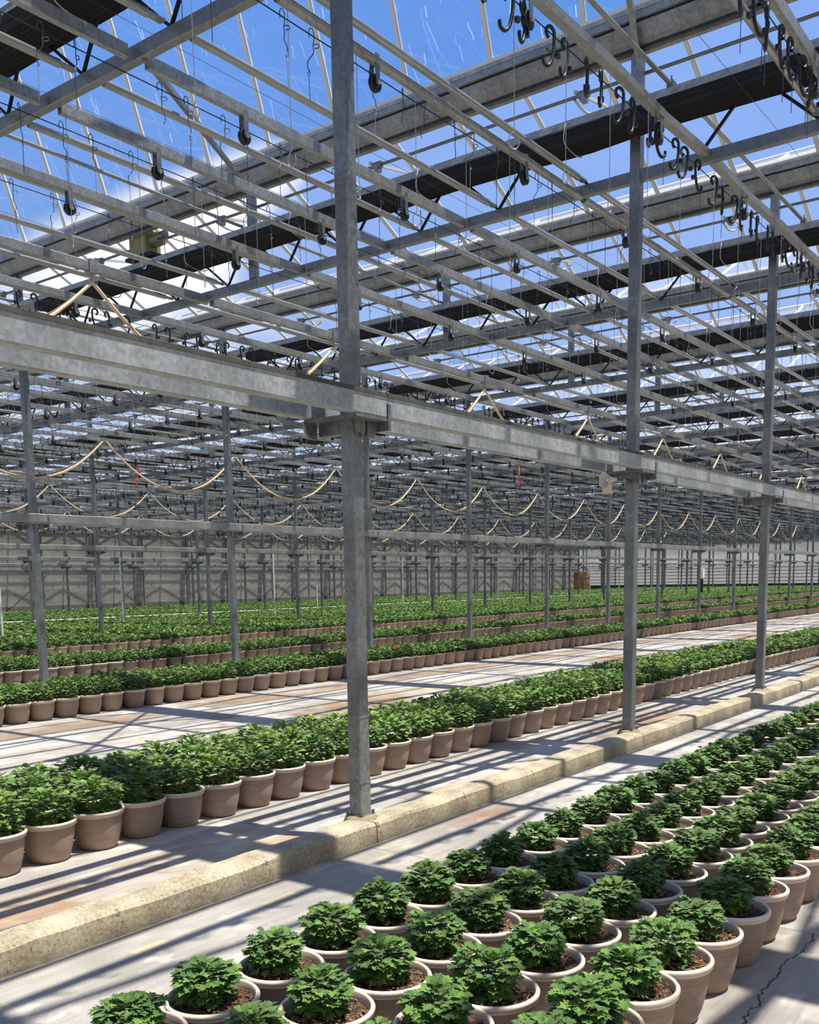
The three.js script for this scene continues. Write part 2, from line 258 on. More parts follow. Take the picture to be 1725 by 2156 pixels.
for (let j = JMIN; j <= JMAX; j++) for (let k = KMIN; k <= KMAX; k++) {
  const x = k * S, z = -j * W; if (j < 0) continue;
  const vis = seen(x, 1, z, 60) || seen(x, 3, z, 60) || seen(x, 5, z, 60); if (!vis && !(j === 0 && k < 4 && k > -3)) continue;
  const name = j === 0 ? `square galvanised steel column on the curb, ${ord(k + 1)} along it` : j === 1 ? `grey steel column in the row behind the curb row, ${ord(k + 1)} along` : j === 2 ? `thin grey column in the third column row, ${ord(k + 1)} along` : 'slender grey column far back in the greenhouse';
  const c = thing('steel_column', j === 0 && k < 0 ? 'square galvanised steel column behind the camera on the curb' : name, 'column', [x, 0, z], j > 2 || k < 0 ? 'distant columns' : 'greenhouse columns');
  if (j === 0) {
    mesh('shaft', colGeo, M.galv, c);
    if (k === 0) { mesh('sleeve', sleeveGeo, M.galvWarm, c); mesh('sleeve', sleeveTop, M.galvWarm, c); mesh('weld', weldGeo(0.376), M.galvWarm, c); mesh('weld', weldGeo(0.806), M.galvWarm, c); }
    const pl = mesh('base_plate', plateGeo, M.galvWarm, c); for (const [bx, bz] of [[-0.009, 0.009], [0.109, 0.009], [-0.009, -0.109], [0.109, -0.109]]) { const b = mesh('bolt', boltGeo, M.galv, pl); b.position.set(bx, 0, bz); }
  } else { mesh('shaft', colFar, M.galv, c); mesh('base_plate', plateFar, M.galv, c); }
  mesh('bracket', bracketGeo, M.galv, c);
}
// ---------------------------------------------------------------- rail beams on both sides of each column row
const beamProf = (z0, z1, y0, y1) => { const c = 0.008; return [[z0, y0 + c], [z0 + c, y0], [z1 - c, y0], [z1, y0 + c], [z1, y0 + 0.035], [z1 - 0.006, y0 + 0.04], [z1 - 0.006, y1 - 0.04], [z1, y1 - 0.035], [z1, y1 - 0.012], [z1 - 0.012, y1], [z0 + 0.012, y1], [z0, y1 - 0.012]]; };
const beamGeo = (z0, z1, y0, y1, len) => { const g = ext(beamProf(-z1, -z0, y0, y1).map(([a, b]) => [a, b]), 0, len); return alongX(g); };   // profile x becomes -z
const frontBeam = beamGeo(0.05, 0.12, 2.675, 2.814, S - 0.006), rearBeam = beamGeo(-0.32, -0.25, 2.675, 2.814, S - 0.006), lipGeo = alongX(ext([[-0.126, 2.800], [-0.05, 2.800], [-0.05, 2.824], [-0.126, 2.824]], 0, S - 0.006));
for (let j = 0; j <= JMAX; j++) for (let k = -2; k < KMAX; k++) {
  const x = k * S + 0.2, z = -j * W; if (!seen(x, 2.7, z, 200) && !seen(x + S, 2.7, z, 200) && !(j === 0 && k < 2)) continue;
  const lab = j === 0 ? (k < 0 ? 'wide steel rail beam running past the camera' : `wide steel rail beam spanning curb columns ${ord(k + 1)} to ${ord(k + 2)}`) : j === 1 ? `horizontal steel rail beam on the second column row, ${ord(k + 1)} span` : 'thin horizontal steel rail beam crossing a distant column row';
  const b = thing('rail_beam', lab, 'beam', [x, 0, z], j > 1 ? 'distant rail beams' : 'rail beams');
  mesh('front_rail', frontBeam, j ? M.tube : M.beam, b); mesh('rear_rail', rearBeam, j ? M.tube : M.beam, b); if (j === 0) mesh('top_lip', lipGeo, M.lip, b);
}

// ---------------------------------------------------------------- roof girders: chord, top rail, zigzag struts, posts
const PIPES = [0.54, 1.54, 2.53, 3.53, 4.53, 5.54, 6.52, 7.55, 8.6, 9.6], RECTS = [0.62, 1.94, 3.0, 4.27, 5.94, 7.25, 8.36, 9.55];
const chordGeo = ext(rect(-0.035, 0.035, 5.29, CHORD, 0.006), -W + 0.0, 0), topRail = ext([[-0.33, 5.805], [-0.05, 5.805], [-0.05, 5.845], [-0.10, 5.845], [-0.11, 5.86], [-0.11, 5.90], [-0.27, 5.90], [-0.27, 5.86], [-0.285, 5.845], [-0.33, 5.845]], -W, 0);
const railGrooveShade = box(-0.289, -0.268, 5.846, 5.856, -W, 0);  // black strip painted in as the shaded groove of the top rail
const strutGeo = (() => { const out = []; for (const u of PIPES) for (const s of [-1, 1]) { const t = u + s * 0.5; if (t < 0.1 || t > W - 0.1) continue; out.push(bar([-0.01, CHORD, -u], [-0.12, 5.84, -t], 0.022, 0.022)); } return out; })();
const postGeo = alongY(ext(rect(-0.045, 0.045, -0.045, 0.045), CHORD, 6.42));
const strutAll = merge(strutGeo);
for (let j = JMIN; j <= JMAX; j++) for (let k = -1; k <= KMAX; k++) {
  const x = k * S + 0.05, z = -j * W;
  let vis = false; for (let q = 0; q <= 8 && !vis; q++) vis = seen(x, 5.4, z - W * q / 8, 80); if (!vis && !(k < 4 && j < 1)) continue;
  const near = j <= 0 && k >= 0 && k <= 4;
  const g = thing('roof_girder', j <= 0 && k >= 0 ? `grey lattice roof girder over the ${ord(k + 1)} curb column, ${j < 0 ? 'camera side' : 'far side'}` : k < 0 ? 'grey lattice roof girder above the camera position' : j === 1 ? `grey lattice roof girder in the second house, ${ord(k + 1)} along` : 'distant grey lattice roof girder among many', 'roof girder', [x, 0, z], j > 1 || k < 0 ? 'distant roof girders' : 'roof girders');
  mesh('bottom_chord', chordGeo, M.galv, g); mesh('top_rail', topRail, M.alu, g); mesh('rail_groove_shade', railGrooveShade, M.black, g);
  if (near) strutGeo.forEach((s) => mesh('strut', s, M.darkSteel, g)); else mesh('struts', strutAll, M.darkSteel, g);
  const p = mesh('post', postGeo, M.galv, g); p.position.z = -W / 2;
}
// ---------------------------------------------------------------- gutters
const gutProf = (() => { const a = [[-0.19, 6.66], [-0.19, 6.60], [-0.15, 6.60], [-0.135, 6.54], [-0.10, 6.46], [-0.05, 6.41], [0.0, 6.40], [0.05, 6.41], [0.10, 6.46], [0.135, 6.54], [0.15, 6.60], [0.19, 6.60], [0.19, 6.66]]; const b = a.slice(1, -1).map(([x, y]) => [x * 0.93, y + 0.012]).reverse(); return [...a, [0.17, 6.66], ...b, [-0.17, 6.66]]; })();
const gutGeo = ext(gutProf, ZBACK, ZFRONT), sealGeo = merge([-1, 1].map((s) => box(s * 0.165 - 0.03, s * 0.165 + 0.03, 6.662, 6.70, ZBACK, ZFRONT))), grooveShade = merge([box(-0.158, -0.136, 6.588, 6.602, ZBACK, ZFRONT), box(0.136, 0.158, 6.588, 6.602, ZBACK, ZFRONT), box(-0.075, -0.05, 6.40, 6.418, ZBACK, ZFRONT)]), lipBar = box(-0.02, 0.03, 6.385, 6.402, ZBACK, ZFRONT);  // the thin black strips stand in for shaded grooves between the gutter parts
const jointGeo = ext(gutProf.map(([x, y]) => [x * 1.03, 6.53 + (y - 6.53) * 1.04]), -0.03, 0.03);
for (let k = -1; k <= KMAX; k++) {
  const g = thing('roof_gutter', k < 0 ? 'wide aluminium roof gutter above the camera' : k > 9 ? 'far aluminium roof gutter deep in the greenhouse' : `wide aluminium roof gutter resting on the ${ord(k + 1)} curb column`, 'gutter', [k * S + 0.05, 0, 0], k > 9 ? 'far gutters' : 'roof gutters');
  g.userData.kind = 'structure';
  mesh('trough', gutGeo, M.galvWarm, g); mesh('hinge_rail', sealGeo, M.alu, g); mesh('under_rail', lipBar, M.alu, g); mesh('groove_shade', grooveShade, M.black, g);
  for (let j = 0; j < 3; j++) { const s = mesh('joint_sleeve', jointGeo, M.galvWarm, g); s.position.z = -j * W - 0.05; }
}
// ---------------------------------------------------------------- folded black shade curtains under the top rails
function curtainGeo(seed, len) {
  const n = 12, prof = []; const F = 9;
  for (let i = 0; i <= F * 2; i++) prof.push([-0.36 + 0.33 * i / (F * 2), 5.675 + (i % 2 ? 0.026 : 0) - 0.02 * Math.sin(Math.PI * i / (F * 2)), i]);
  const top = [[-0.03, 5.70], [-0.034, 5.725], [-0.024, 5.74], [-0.034, 5.765], [-0.024, 5.785], [-0.04, 5.803], [-0.34, 5.803], [-0.372, 5.785], [-0.36, 5.765], [-0.376, 5.745], [-0.36, 5.725], [-0.372, 5.705]];
  const all = [...prof, ...top.map((t) => [...t, -1])], p = [], uv = [];
  const at = (s, q) => { const [x, y, i] = all[q], z = -len * s / n, low = i >= 0 ? 1 : 0.25; return [x + low * 0.03 * (vnoise(s * 0.9 + seed * 9, 3) - 0.5), y + low * 0.06 * (vnoise(s * 0.8 + seed * 5, 7 + (i >= 0 ? i * 0.12 : 0)) - 0.62), z]; };
  for (let s = 0; s < n; s++) for (let q = 0; q < all.length; q++) { const r = (q + 1) % all.length, a = at(s, q), b = at(s + 1, q), c = at(s + 1, r), d = at(s, r); p.push(...a, ...c, ...b, ...a, ...d, ...c); uv.push(a[2], q * 0.1, c[2], q * 0.1 + 0.1, b[2], q * 0.1, a[2], q * 0.1, d[2], q * 0.1 + 0.1, c[2], q * 0.1 + 0.1); }
  for (const s of [0, n]) { const c = [-0.2, 5.75, -len * s / n]; for (let q = 0; q < all.length; q++) { p.push(...c, ...at(s, q), ...at(s, (q + 1) % all.length)); uv.push(0, 0, 0, 0.1, 0.1, 0); } }
  const g = fromArrays(p, uv); return g;
}
const curtainGeos = [1, 2, 3].map((s) => curtainGeo(s, W - 0.62)), curtainLong = curtainGeo(4, W + 0.02);
const tieGeo = wire([[-0.35, 5.86, 0], [-0.39, 5.77, 0.004], [-0.385, 5.67, 0], [-0.2, 5.62, 0.006], [-0.02, 5.66, 0], [-0.01, 5.8, 0]], 0.006, 5, 4);
M.curtain.side = THREE.DoubleSide;
for (let j = JMIN; j <= JMAX; j++) for (let k = 0; k <= KMAX; k++) {
  const x = k * S + 0.05, z = -j * W; let vis = false; for (let q = 0; q <= 8 && !vis; q++) vis = seen(x, 5.7, z - W * q / 8, 80); if (!vis && !(k < 4 && j < 1)) continue;
  const far = j > 1 || k > 9;
  const c = thing('shade_curtain', far ? 'distant folded black shade curtain under a roof girder' : `folded black shade curtain beside the ${ord(k + 1)} gutter, ${j < 0 ? 'camera side of the curb' : j === 0 ? 'just beyond the curb' : 'second house'}`, 'curtain', [x, 0, z + 0.3], far ? 'distant shade curtains' : 'shade curtains');
  mesh('folded_fabric', j < 0 ? curtainLong : curtainGeos[(k * 5 + j + 6) % 3], M.curtain, c);
  if (!far) for (const u of [0.9, 2.6, 4.4, 6.2, 8.0]) { const t = mesh('tie_cord', tieGeo, M.brightWire, c); t.position.z = -u; }
}
// ---------------------------------------------------------------- vent drive shafts, arms and gear motor below the gutters
const shaftGeo = cyl([0, 6.27, ZBACK + 1], [0, 6.27, ZFRONT - 0.3], 0.017, 8);
const rackGeo = (() => { const pts = []; for (let i = 0; i <= 6; i++) { const a = i / 6; pts.push([0.0 + 0.62 * a, 6.25 - 0.08 * Math.sin(Math.PI * a) + 0.12 * a, 0]); } return merge([wire(pts, 0.014, 5, 3), bar([-0.05, 6.30, 0.02], [0.66, 6.42, 0.02], 0.02, 0.03)]); })();
const hubGeo = merge([cyl([0, 6.27, -0.05], [0, 6.27, 0.05], 0.04, 10), box(-0.04, 0.04, 6.2, 6.26, -0.025, 0.025)]);
for (let k = 0; k <= 12; k++) {
  const g = thing('vent_drive_shaft', k < 10 ? `long round vent drive shaft running below the ${ord(k + 1)} gutter` : 'far vent drive shaft below a distant gutter', 'shaft', [k * S + 0.16, 0, 0], 'vent drive shafts');
  mesh('shaft', shaftGeo, M.galv, g);
  for (let n = -1; n < 8; n++) { const z = -0.75 - n * W / 4; if (k > 4 && n > 4) continue; const r = mesh('rack_arm', rackGeo, M.bar, g); r.position.z = z; const h = mesh('hub', hubGeo, M.galvWarm, g); h.position.z = z + 0.1; }
}
{
  const m = thing('vent_motor', 'mustard gear motor box mounted below the second gutter', 'motor', [S + 0.22, 6.3, -7.35]);
  mesh('gearbox', merge([box(-0.13, 0.13, -0.16, 0.16, -0.17, 0.17, 0.012)]), M.motor, m);
  mesh('motor_barrel', merge([cyl([0, 0.02, 0.17], [0, 0.02, 0.36], 0.085, 16), cyl([0, 0.02, 0.36], [0, 0.02, 0.385], 0.06, 16)]), M.motor, m);
  mesh('mount_bracket', merge([box(-0.15, 0.15, -0.2, -0.16, -0.25, 0.3), box(-0.03, 0.03, -0.3, -0.18, -0.2, 0.25)]), M.darkSteel, m);
  mesh('shaft_clamp', merge([cyl([-0.06, 0.03, 0.38], [-0.06, 0.03, 0.52], 0.05, 12)]), M.galv, m);
  const j2 = thing('vent_motor', 'far grey-beige gear motor box below the fourth gutter', 'motor', [3 * S + 0.22, 6.3, -12.3]); mesh('gearbox', box(-0.13, 0.13, -0.16, 0.16, -0.17, 0.17, 0.012), M.bell, j2); mesh('mount_bracket', box(-0.15, 0.15, -0.2, -0.16, -0.25, 0.3), M.darkSteel, j2);
}
// braces and push tubes
const braceGeo = bar([0.05, 5.30, -1.84], [S + 0.05, 6.36, -5.03], 0.04, 0.04);
single('wind_brace', braceGeo, M.galv, 'slanting square brace from the first girder to the second gutter post', 'brace');
single('wind_brace', bar([S + 0.02, 6.26, -0.02], [S - 0.62, 7.22, 0.03], 0.05, 0.035), M.galvWarm, 'flat rafter bar bolted to the head of the second curb column', 'brace');
for (let k = 0; k < 8; k++) {
  const push = thing('push_tube', `round curtain push tube above the camera-side girder, ending at the ${ord(k + 2)} girder rail`, 'tube', [k * S, 0, 0.37], 'curtain push tubes');
  mesh('tube', cyl([0.3, 5.95, 0], [S - 0.2, 5.925, 0], 0.02, 10), M.tube, push); mesh('clamp', merge([box(S - 0.23, S - 0.15, 5.9, 5.95, -0.03, 0.03), cyl([S - 0.19, 5.94, 0], [S - 0.19, 6.0, 0], 0.008, 6)]), M.galv, push);
  for (const u of [5.0, 9.9]) single('push_tube', cyl([0.3, 5.95, 0], [S - 0.2, 5.925, 0], 0.02, 8), M.tube, `round curtain push tube ${u < 6 ? 'in mid house' : 'close to the second column row'}, ${ord(k + 1)} bay`, 'tube', [k * S, 0, -u], 'curtain push tubes');
}
// ---------------------------------------------------------------- tubes between girders
const pipeGeo = (() => { const L = S - 0.06; const c = merge([cyl([0.17, 0, 0], [L - 0.15, 0, 0], 0.0295, 12), box(0.06, 0.19, -0.008, 0.008, -0.028, 0.028), box(L - 0.17, L - 0.02, -0.008, 0.008, -0.028, 0.028)]); return c; })();
const rectGeo = alongX(ext(rect(-0.026, 0.026, -0.045, 0.045, 0.004), 0.1, S - 0.08)), doubleGeo = alongX(ext(Array.from({ length: 12 }, (_, i) => [0.036 * Math.cos(i * Math.PI / 6), 0.036 * Math.sin(i * Math.PI / 6)]), 0.06, S - 0.02));
const cGeo = alongX(ext(rect(-0.04, 0.04, -0.06, 0.05, 0.01), 0.06, S - 0.02));
const chanGeo = (() => { // shallow bent strip channel with overlapping pieces
  const out = []; for (let i = 0; i < 4; i++) { const a = i * S / 4, b = a + S / 4 + 0.02, dy = (i % 2) * 0.004, sag = [0, 0.03, 0.015, 0.035][i], sag2 = [0.03, 0.015, 0.035, 0][i]; const q = (x, s) => [[x, -s - dy, -0.034], [x, -s - dy, 0.034], [x, 0.055 - s - dy, 0.042], [x, 0.055 - s - dy, -0.042]]; const A = q(a, sag), B = q(b, sag2), p = [], uv = []; for (let e = 0; e < 4; e++) { const f = (e + 1) % 4; p.push(...A[e], ...B[f], ...B[e], ...A[e], ...A[f], ...B[f]); uv.push(a, e * 0.1, b, e * 0.1 + 0.1, b, e * 0.1, a, e * 0.1, a, e * 0.1 + 0.1, b, e * 0.1 + 0.1); } for (const Q of [A, B]) { p.push(...Q[0], ...Q[1], ...Q[2], ...Q[0], ...Q[2], ...Q[3]); uv.push(0, 0, 0.1, 0, 0.1, 0.1, 0, 0, 0.1, 0.1, 0, 0.1); } out.push(fromArrays(p, uv)); } return merge(out); })();
const cells = [];
for (let j = JMIN; j <= JMAX; j++) for (let k = -2; k < KMAX; k++) { let vis = j < 1 && k < 3; for (let u = 0; u <= 1 && !vis; u += 0.25) for (let a = 0; a <= 1 && !vis; a += 0.5) vis = seen((k + a) * S, 5.3, -(j + u) * W, 60); if (vis) cells.push([k, j]); }
const dist = (x, y, z) => Math.hypot(x - EYE.x, y - EYE.y, z - EYE.z);
{
  const pipes = [], rects = [];
  for (const [k, j] of cells) { PIPES.forEach((u, n) => (j < 0 && n === 9) || pipes.push([k, j, n, k * S + 0.05, 5.405, -j * W - u])); RECTS.forEach((u, n) => rects.push([k, j, n, k * S + 0.05, 5.34, -j * W - u])); }
  const rank = (l) => l.map((e) => [...e, seen(e[3] + 2, e[4], e[5], 200) ? 0 : 1, dist(e[3] + 2, e[4], e[5])]).sort((a, b) => a[6] - b[6] || a[7] - b[7]);
  const restP = [], restR = [];
  rank(pipes).forEach(([k, j, n, x, y, z], i) => { const s = Math.floor(hash(n + 3, k * 7 + j) * 3) * 0.006; if (i < 190 || k < 0) single('heating_pipe', pipeGeo, M.pipe, k < 0 ? 'round grey pipe overhead beside the camera' : j < 0 ? `round grey pipe over the front aisle, ${ord(10 - n)} from the curb, ${ord(k + 1)} bay` : j === 0 ? `round grey pipe beyond the curb, ${ord(n + 1)} from it, ${ord(k + 1)} bay` : `round grey pipe in the ${ord(j + 1)} house, ${ord(n + 1)} across, ${ord(k + 1)} bay`, 'pipe', [x, y - s, z], 'pipes between girders'); else restP.push(T(x, y - s, z)); });
  rank(rects).forEach(([k, j, n, x, y, z], i) => {
    const geo = n === 7 && j < 1 ? chanGeo : n === 0 ? doubleGeo : n === 4 ? cGeo : rectGeo, yy = n === 0 ? 5.3 : n === 4 ? 5.3 : y, word = n === 7 && j < 1 ? 'shallow bent metal channel' : n === 4 ? 'deep square tube' : n === 0 ? 'thick rounded tube' : 'square steel tube';
    if (i < 170 || k < 0) single(n === 7 && j < 1 ? 'metal_channel' : 'square_tube', geo, n === 7 ? M.galvWarm : M.tube, k < 0 ? word + ' overhead beside the camera' : j < 0 ? `${word} over the front aisle, ${ord(8 - n)} from the curb, ${ord(k + 1)} bay` : j === 0 ? `${word} beyond the curb, ${ord(n + 1)} from it, ${ord(k + 1)} bay` : `${word} in the ${ord(j + 1)} house, ${ord(n + 1)} across, ${ord(k + 1)} bay`, 'tube', [x, yy, z], 'square tubes between girders');
    else restR.push(T(x, yy, z));
  });
  mass('far_pipes', pipeGeo, M.pipe, restP, 'many distant round grey pipes under the roof', 'pipes'); mass('far_square_tubes', rectGeo, M.tube, restR, 'many distant square steel tubes under the roof', 'tubes');
}
// ---------------------------------------------------------------- hanging-basket conveyors: cable, pulleys, hooks
const LANES = [1, 2, 3, 5, 6, 7], CABLE_Y = 5.2;
const wheelGeo = (() => { const w = lathe([[0.012, -0.014], [0.04, -0.014], [0.055, -0.018], [0.058, -0.012], [0.048, 0], [0.058, 0.012], [0.055, 0.018], [0.04, 0.014], [0.012, 0.014]], 18); w.rotateX(Math.PI / 2); return w; })();
const spokeGeo = merge([0, 1, 2, 3].map((i) => { const g = box(-0.04, 0.04, -0.004, 0.004, -0.016, 0.016); g.rotateZ(i * Math.PI / 4); return g; }));
const hangGeo = merge([box(-0.022, 0.022, 0, 0.19, 0.022, 0.028), box(-0.022, 0.022, 0, 0.19, -0.03, -0.024)]);
const pinGeo = merge([cyl([0, 0, -0.04], [0, 0, 0.045], 0.009, 8), cyl([0, 0, 0.03], [0, 0, 0.045], 0.018, 6)]);
const pulleyAll = merge([wheelGeo, spokeGeo]);
const pulleyFar = merge([box(-0.02, 0.02, 0, 0.19, -0.02, 0.02), norm((() => { const g = new THREE.CylinderGeometry(0.057, 0.057, 0.03, 8); g.rotateX(Math.PI / 2); return g; })())]);
// thin wire hook: eye over the cable, side loop, crank, lower eye
const wireHook = (v) => { const s = v ? 1 : -1; return merge([wire([[-0.016, -0.01, 0], [-0.018, 0.03, 0], [0, 0.05, 0], [0.018, 0.03, 0], [0.016, -0.03, 0], [0.01, -0.055, 0], [0.012, -0.09, 0.004], [-0.01 * s, -0.13, 0], [-0.03 * s, -0.155, 0], [-0.034 * s, -0.2, 0], [-0.02 * s, -0.215, 0], [-0.028 * s, -0.225, 0]], 0.0034, 5, 3), wire([[0.012, -0.05, 0], [0.04, -0.04, 0.012], [0.05, -0.055, 0.012], [0.02, -0.07, 0.004]], 0.0032, 5, 3)]); };
const wireHooks = [wireHook(0), wireHook(1)];
const dripWire = (L, s) => merge([wire([[0, 0.012, 0], [0.012, 0.004, 0], [0.006, -0.012, 0], [-0.006, -0.012, 0], [-0.008, 0.004, 0]], 0.0026, 4, 2), cyl([0, -0.01, 0], [0.006 * s, -L, 0], 0.0026, 5)]);
const dripWires = [dripWire(0.17, 1), dripWire(0.21, -1)];
const ringWire = merge([cyl([0, 0.26, 0], [0, -0.62, 0], 0.0028, 5), wire([[0, -0.62, 0], [0.028, -0.65, 0.008], [0.03, -0.7, 0.008], [0, -0.725, 0], [-0.03, -0.7, -0.006], [-0.026, -0.65, -0.004]], 0.0034, 5, 3)]);
const blackHook = (v) => { const s = v ? 1 : -1; return merge([wire([[0.012 * s, -0.018, 0], [0.03 * s, 0.0, 0], [0.028 * s, 0.028, 0], [0, 0.042, 0], [-0.026 * s, 0.026, 0], [-0.03 * s, -0.02, 0], [-0.024 * s, -0.075, 0], [-0.004 * s, -0.135, 0], [0.022 * s, -0.16, 0], [0.05 * s, -0.15, 0], [0.056 * s, -0.12, 0]], 0.0098, 6, 3), box(-0.058 * s - 0.012, -0.058 * s + 0.012, -0.1, -0.075, -0.01, 0.01), cyl([-0.06 * s, -0.088, 0], [-0.02 * s, -0.08, 0], 0.006, 5)]); };
const blackHooks = [blackHook(0), blackHook(1)]; blackHooks.forEach((g) => g.scale(1.22, 1.22, 1.22));
const hookFar = wire([[0.03, 0.0, 0], [0, 0.042, 0], [-0.03, 0.0, 0], [-0.024, -0.075, 0], [0.02, -0.16, 0], [0.055, -0.12, 0]], 0.009, 3, 2);
const wireFar = merge([wire([[-0.016, 0, 0], [0, 0.05, 0], [0.016, -0.03, 0], [-0.03, -0.155, 0], [-0.028, -0.22, 0]], 0.0036, 3, 2), cyl([-0.03, -0.22, 0], [-0.03, -0.4, 0], 0.003, 3)]);
const stopGeo = cyl([-0.012, 0, 0], [0.012, 0, 0], 0.007, 5);
{
  const pulleys = [], hooks = [], blacks = [], rings = [], stops = [];
  for (const [k, j] of cells) for (const n of [0, ...LANES]) {
    const z = -j * W - RECTS[n], zc = z + 0.0;
    for (const dx of [1.08, 3.17]) pulleys.push([k, j, n, k * S + dx, 5.15, zc, dx > 2 ? 1 : 0]);
    let x = k * S + 0.15 + hash(n, k + j * 31) * 0.2, q = 0;
    while (x < (k + 1) * S - 0.1) { const e = [k, j, n, x, CABLE_Y - 0.012 * Math.sin((x - k * S) / S * Math.PI * 2), zc, q]; (n >= 5 ? blacks : hooks).push(e); q++; x += q % 2 ? (n >= 5 ? 0.17 : 0.24) : (n >= 5 ? 0.30 : 0.36); x += 0.06 * hash(q, n * 5 + k); }
    if (n === 7 || n === 0 || n === 2) for (let i = 0; i < 6; i++) rings.push([k, j, n, k * S + 0.2 + i * 0.68, 5.05, zc + (n === 7 ? 0.02 : 0), i]);
  }
  const rank = (l) => l.map((e) => [...e, seen(e[3], e[4], e[5], 60) ? 0 : 1, dist(e[3], e[4], e[5])]).sort((a, b) => a[7] - b[7] || a[8] - b[8]);
  const where = (k, j, n) => k < 0 ? 'overhead beside the camera' : j < 0 ? (n === 7 ? `on the bent channel line, ${ord(k + 1)} bay` : `over front aisle, ${ord(8 - n)} line, ${ord(k + 1)} bay`) : j === 0 ? `beyond curb, ${ord(n + 1)} line, ${ord(k + 1)} bay` : `in ${ord(j + 1)} house, ${ord(n + 1)} line, ${ord(k + 1)} bay`;
  // cables: one per line per house
  for (let j = JMIN; j <= 2; j++) for (const n of [0, ...LANES]) { const z = -j * W - RECTS[n]; const a = j < 0 ? -9 : -4, b = j < 0 ? 30 : 90; const c = thing('conveyor_cable', j < 0 ? `dark steel conveyor cable over the front aisle, ${ord(8 - n)} line from the curb` : `dark steel conveyor cable in the ${ord(j + 1)} house, ${ord(n + 1)} line`, 'cable', [0, CABLE_Y, z], 'conveyor cables'); mesh('cable', cyl([a, 0, 0], [b, 0, 0], 0.0042, 5), M.cable, c); }
  const far = []; rank(pulleys).forEach(([k, j, n, x, y, z, q], i) => { if (i < 110) { const p = thing('pulley_hanger', `black pulley on flat hanger ${where(k, j, n)}, ${q ? 'second' : 'first'} of two`, 'pulley', [x, y, z], 'conveyor pulleys'); mesh('hanger_plate', hangGeo, M.galv, p); const w = mesh('wheel', i < 60 ? pulleyAll : wheelGeo, M.black, p); w.position.set(0, 0, 0); if (i < 60) mesh('axle_bolt', pinGeo, M.brightWire, p); } else far.push(T(x, y, z)); });
  mass('far_pulleys', pulleyFar, M.black, far, 'many small distant pulleys under the roof tubes', 'pulleys');
  const farH = [], count = {}; rank(hooks).forEach(([k, j, n, x, y, z, q], i) => { const ry = (hash(i, 5) - 0.5) * 1.1 + 0.2; if (i < 230) { const h = thing('wire_hook', `thin bent wire hook ${where(k, j, n)}, ${ord(q + 1)} along the cable`, 'hook', [x, y, z], 'wire hooks on cables'); h.rotation.y = ry; mesh('hook', wireHooks[i % 2], M.wire, h); if (hash(i, 9) > 0.22) { const d = mesh('drip_wire', dripWires[(i >> 1) % 2], i % 3 ? M.wire : M.brightWire, h); d.position.set(i % 2 ? -0.028 : 0.028, -0.23, 0); } } else farH.push(T(x, y, z, ry)); });
  mass('far_wire_hooks', wireFar, M.wire, farH, 'countless distant wire hooks hanging from cables', 'hooks');
  const farB = []; rank(blacks).forEach(([k, j, n, x, y, z, q], i) => { const ry = (hash(i, 6) - 0.5) * 0.9; if (i < 190) { const h = thing('plastic_hook', `black plastic hanging hook ${where(k, j, n)}, ${ord(q + 1)} along the cable`, 'hook', [x, y, z], 'black plastic hooks'); h.rotation.y = ry; mesh('hook', blackHooks[i % 2], M.black, h); if (i % 9 === 4) mesh('clip', box(-0.03, 0.0, -0.1, -0.085, -0.012, 0.012), M.green, h); if (i < 60 && i % 2) { const d = mesh('drip_wire', dripWires[1], M.wire, h); d.position.set(i % 2 ? 0.055 : -0.055, -0.195, 0); } } else farB.push(T(x, y, z, ry)); });
  mass('far_plastic_hooks', hookFar, M.black, farB, 'countless distant black hooks hanging from cables', 'hooks');
  const farR = []; rank(rings).forEach(([k, j, n, x, y, z, q], i) => { const ry = hash(i, 2) * 3; if (i < 90) { const r = single('ring_wire', ringWire, M.brightWire, `long wire ending in a ring ${where(k, j, n)}, ${ord(q + 1)} along`, 'wire', [x, y, z], 'ring-ended hanging wires'); r.rotation.y = ry; } else farR.push(T(x, y, z, ry)); });
  mass('far_ring_wires', ringWire, M.wire, farR.slice(0, 900), 'many distant hanging wires with rings', 'wires');
}
for (let j = -1; j < 1; j++) [1.05, 2.05, 3.4, 4.9, 6.0, 7.0, 8.1, 9.1].forEach((u, n) => single('support_wire', cyl([-6, 5.62, 0], [70, 5.62, 0], 0.0022, 4), M.wire, `thin straight support wire above the pipes, ${j < 0 ? 'front aisle' : 'beyond curb'}, ${ord(n + 1)} across`, 'wire', [0, 0, -j * W - u], 'support wires'));
// ---------------------------------------------------------------- festooned hoses on trolley clamps below the deep square tube
{
  const clampG = merge([box(-0.06, 0.06, 0.02, 0.17, -0.055, 0.055, 0.006), cyl([0, -0.08, 0], [0, 0.04, 0], 0.008, 6)]);
  const loop = (sag, dz) => { const p = []; for (let i = 0; i <= 10; i++) { const a = i / 10, t = 2 * a - 1; p.push([S * a, -sag * (1 - t * t) - 0.07, dz * Math.sin(Math.PI * a)]); } return p; };
  for (let j = 0; j < 4; j++) for (let k = -1; k < 16; k++) {
    const x = k * S + 2.5 - (j % 2 ? 0.9 : 0), z = -j * W - 5.94; if (!seen(x, 4.8, z, 260) && !seen(x + S, 4.8, z, 260)) continue;
    const sag = 1.02 + 0.12 * (hash(k, j) - 0.5);
    const f = thing('festoon_hose', `sagging pair of beige hoses hung from trolley clamps, ${ord(j + 1)} house, ${ord(k + 2)} loop`, 'hose', [x, 5.2, z], 'festooned hoses');
    mesh('trolley_clamp', clampG, M.galvWarm, f); mesh('hose', wire(loop(sag, 0.03), 0.021, 6, 2), M.hoseLight, f); mesh('hose', wire(loop(sag - 0.06, -0.05), 0.012, 5, 2), M.hoseDark, f); mesh('cord', wire(loop(sag + 0.03, 0.07), 0.009, 5, 2), M.hose, f);
  }
}
